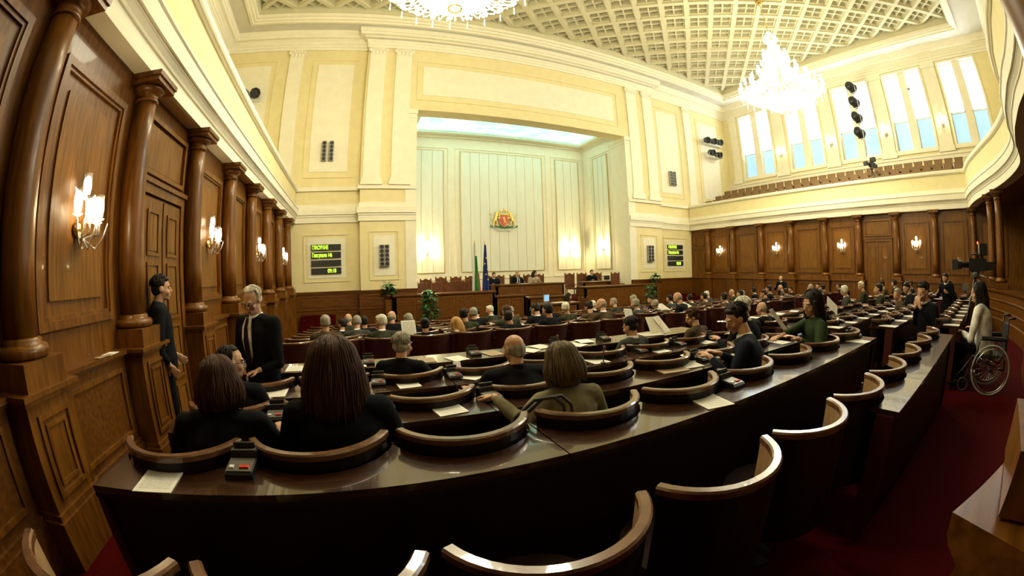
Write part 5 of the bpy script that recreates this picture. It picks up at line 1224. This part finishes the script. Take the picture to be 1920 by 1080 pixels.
# plants
def plant(x, y, z, h, rad, label, n, ll, potr=.16, sp=.6):
    r = empty('potted_plant', (x, y, z), label=label, cat='plant'); rnd = random.Random(int(x * 100))
    MB().lathe([(potr * .75, 0), (potr, potr * 1.5), (potr * 1.08, potr * 1.55), (potr * 1.08, potr * 1.75), (potr * .9, potr * 1.75), (potr * .88, potr * 1.5)], 20).obj('pot', 'pot', r)
    MB().tube([(0, 0, potr), (.01, 0, h * .5), (0, .01, h * .9)], .014, 6).obj('stem', 'leaf', r)
    lf = MB(); lf.add([(0, 0, 0), (ll * .5, -ll * .22, .02), (ll * .5, 0, -.01), (ll * .5, ll * .22, .02), (ll, 0, -ll * .25), (ll * .2, -ll * .12, .01), (ll * .2, ll * .12, .01)], [(0, 5, 2), (0, 2, 6), (5, 1, 2), (6, 2, 3), (1, 4, 2), (2, 4, 3)], True)
    lme = lf.mesh('leaf'); lme.materials.append(M['leaf'])
    for k in range(n):
        t = rnd.random() ** .8; a = rnd.random() * 6.28; zz = potr * 1.8 + (h - potr * 1.8) * t; rr = rad * (1 - .75 * t) * rnd.random()
        o = link(lme, 'leaf', r, (rr * cos(a), rr * sin(a), zz)); o.rotation_euler = (rnd.uniform(-.4, .4), rnd.uniform(-.7, .35), a)
plant(2.95, 15.55, -.95, 1.85, .34, 'tall leafy green plant standing before the left counter', 170, .30)
plant(13.75, 15.4, -.95, 1.65, .34, 'bushy green plant standing before the right counter', 150, .28)
plant(1.5, 16.60, .60, .62, .22, 'spreading green plant on the ledge left of the rostrum', 36, .34, .10); plant(15.2, 16.62, .60, .60, .22, 'spreading green plant on the ledge right of the rostrum', 30, .34, .10)
MB().box(1.34, 1.58, 16.45, 16.86, -.95, .60).obj('plant_stand', 'wood'); tag(bpy.data.objects['plant_stand'], 'plain wooden stand under the left ledge plant', 'stand')
MB().box(15.06, 15.34, 16.45, 16.86, -.95, .60).obj('plant_stand', 'wood'); tag(bpy.data.objects['plant_stand.001'], 'plain wooden stand under the right ledge plant', 'stand')
# ================================================================ GALLERY SEATS AND CAMERA
tiers = [(20.3, 4.85), (21.35, 5.28), (22.4, 5.72)]
mb = MB()
for x, z in tiers: mb.box(x - .5, XW1, -2.8, 17.3, 4.6, z)
st(mb, 'floor_gallery_tiers', 'fabric', 'stepped floor under the gallery seats')
gs = empty('gallery_seat', (0, 0, -50)); MB().prism([(-.22, .42), (-.25, .86), (.25, .86), (.22, .42)], 'x', -.03, .03).obj('seat_back', 'fabric', gs)
MB().box(-.42, 0, -.23, .23, .40, .47).obj('seat_cushion', 'fabric', gs); MB().box(-.05, .05, -.2, .2, 0, .42).obj('seat_support', 'maho', gs)
gf = True
for t, (x, z) in enumerate(tiers):
    for k in range(27):
        y = 16.8 - .6 * k
        if y < .9: break
        a = dict(label='brown gallery seat, %s from the front wall in the %s tier' % (ORD[k], ('lowest', 'middle', 'top')[t]), cat='seat', group='gallery seats behind the right parapet')
        if gf: gf = False; gs.location = (x, y, z); tag(gs, **a)
        else: dup(gs, None, (x, y, z), 0, **a)
def tvcam(x, y, z, rz, label, sc=1.0, tally=True, h=1.35):
    r = empty('television_camera', (x, y, z), rz, label=label, cat='video camera'); r.scale = (sc,) * 3      # lens towards +y
    MB().box(-.09, .09, -.28, .16, h, h + .24).box(-.07, .07, -.48, -.28, h + .02, h + .18).obj('camera_body', 'black', r)
    m = MB().lathe([(.06, 0), (.06, .16), (.085, .18), (.085, .34), (.07, .34)], 18); m.xf(Matrix.Translation((0, .16, h + .12)) @ Matrix.Rotation(-pi / 2, 4, 'X')); m.obj('lens', 'black', r)
    MB().box(-.12, .12, .44, .58, h + .02, h + .22).obj('matte_box', 'rubber', r)
    MB().box(-.15, .15, -.30, -.10, h + .30, h + .52).box(-.02, .02, -.2, -.15, h + .22, h + .30).obj('viewfinder', 'black', r); MB().tube([(0, .1, h + .24), (0, .08, h + .32), (0, -.1, h + .32)], .015, 8).obj('handle', 'black', r)
    if tally: MB().box(-.06, .06, -.09, -.07, h + .52, h + .56).obj('tally_light', 'redled', r)
    MB().lathe([(.09, h - .12), (.10, h - .04), (.07, h)], 16).box(-.05, .05, -.1, .1, h - .02, h).obj('tripod_head', 'grey', r); MB().tube([(.0, -.05, h - .05), (.10, -.62, h - .22)], .013, 8).obj('pan_bar', 'chrome', r)
    for k in range(3):
        a = pi / 2 + 2 * pi * k / 3; MB().tube([(0, 0, h - .1), (.42 * cos(a), .42 * sin(a), .02)], .022, 8).obj('tripod_leg', 'black', r)
    return r
tvcam(8.35, .30, -.2, .15, 'large black television camera on tripod with red tally light at right', .86, h=2.02)
tvcam(20.85, 5.95, 4.85, 1.2, 'small black video camera on a stand in the gallery', .95, False, 1.5)
# ================================================================ WHEELCHAIR
wc = empty('wheelchair', (7.5, -.12, -.2), .12, label='black folding wheelchair with large grey rimmed wheels at right', cat='wheelchair'); wc.scale = (1.15, 1.15, 1.15)
for s in (-1, 1):
    m = MB(); P_ = [(s * .29, .31 * cos(a), .31 + .31 * sin(a)) for a in [2 * pi * k / 40 for k in range(41)]]; m.tube(P_, .014, 8); w_ = m.obj('tyre', 'lgrey', wc)
    m = MB(); m.tube([(s * .33, .27 * cos(a), .31 + .27 * sin(a)) for a in [2 * pi * k / 36 for k in range(37)]], .008, 6); m.obj('hand_rim', 'chrome', w_)
    m = MB()
    for k in range(20): a = 2 * pi * k / 20; m.tube([(s * .27, .03 * cos(a + .6), .31 + .03 * sin(a + .6)), (s * .29, .30 * cos(a), .31 + .30 * sin(a))], .0022, 4)
    m.obj('spokes', 'chrome', w_); m = MB().lathe([(.03, -.03), (.03, .03)], 12); m.xf(Matrix.Translation((s * .28, 0, .31)) @ Matrix.Rotation(pi / 2, 4, 'Y')); m.obj('hub', 'black', w_)
    m = MB().tube([(s * .22, .42, .09 + .075 * sin(a)) for a in [0]] + [(s * .22, .42, .09)], .01, 4)
    m = MB().tube([(s * .22, .42 + .08 * cos(a), .09 + .08 * sin(a)) for a in [2 * pi * k / 20 for k in range(21)]], .014, 6); m.tube([(s * .22, .42, .09), (s * .22, .36, .30)], .012, 6); m.obj('caster', 'rubber', wc)
    MB().tube([(s * .24, -.22, .95), (s * .24, -.22, .30), (s * .24, -.20, .31), (s * .24, .32, .47), (s * .24, .46, .28), (s * .20, .62, .12)], .013, 8).tube([(s * .24, -.22, .68), (s * .24, .22, .68), (s * .24, .26, .47)], .013, 8).tube([(s * .24, -.22, .95), (s * .24, -.34, .96)], .014, 8).obj('side_frame', 'black', wc)
    MB().box(s * .24 - .03, s * .24 + .03, -.18, .20, .69, .72).obj('armrest', 'rubber', wc); MB().box(s * .2 - .08, s * .2 + .08, .58, .72, .10, .12).obj('footrest', 'black', wc)
MB().box(-.22, .22, -.20, .28, .45, .49).obj('seat', 'rubber', wc); MB().box(-.22, .22, -.24, -.20, .45, .88).obj('backrest', 'rubber', wc); MB().tube([(-.22, -.1, .2), (.22, .2, .42)], .01, 6).tube([(.22, -.1, .2), (-.22, .2, .42)], .01, 6).obj('cross_brace', 'chrome', wc)
person(dict(key='wcp', lean=.10, yaw=.35, pitch=.2, L=(-.22, .30, .17), R=(.26, .30, .17), **B0), (7.48, .02, -.2), -.35, 'long black haired person in white shirt seated in the wheelchair', hair='long', hc='hair_dark', coat='white_cloth', coll=None, sc=1.27)
# people and gear in the dark behind the parapet
person(dict(key='s3', pose='stand', vox=.014, hvox=.014), (13.2, -2.2, -.2), .3, 'dark clothed person standing in the shade behind the rear parapet', hair='short', hc='hair_dark', coat='suit_black', coll=None, sc=1.0)
m = MB(); m.tube([(12.2, -1.9, .0), (12.25, -1.95, 1.55)], .05, 10).tube([(12.45, -1.9, .0), (12.45, -1.95, 1.45)], .05, 10).obj('rolled_banners', 'beige'); tag(bpy.data.objects['rolled_banners'], 'pale rolled banners leaning behind the rear parapet at right edge', 'banner')
r = empty('tripod', (15.0, .9, -.2), label='grey equipment stand near the rear right column pair', cat='stand')
for k in range(3): a = 2 * pi * k / 3; MB().tube([(0, 0, 1.1), (.35 * cos(a), .35 * sin(a), .02)], .02, 8).obj('leg', 'grey', r)
MB().box(-.12, .12, -.12, .12, 1.1, 1.3).obj('equipment_box', 'grey', r)
bpy.context.view_layer.update()
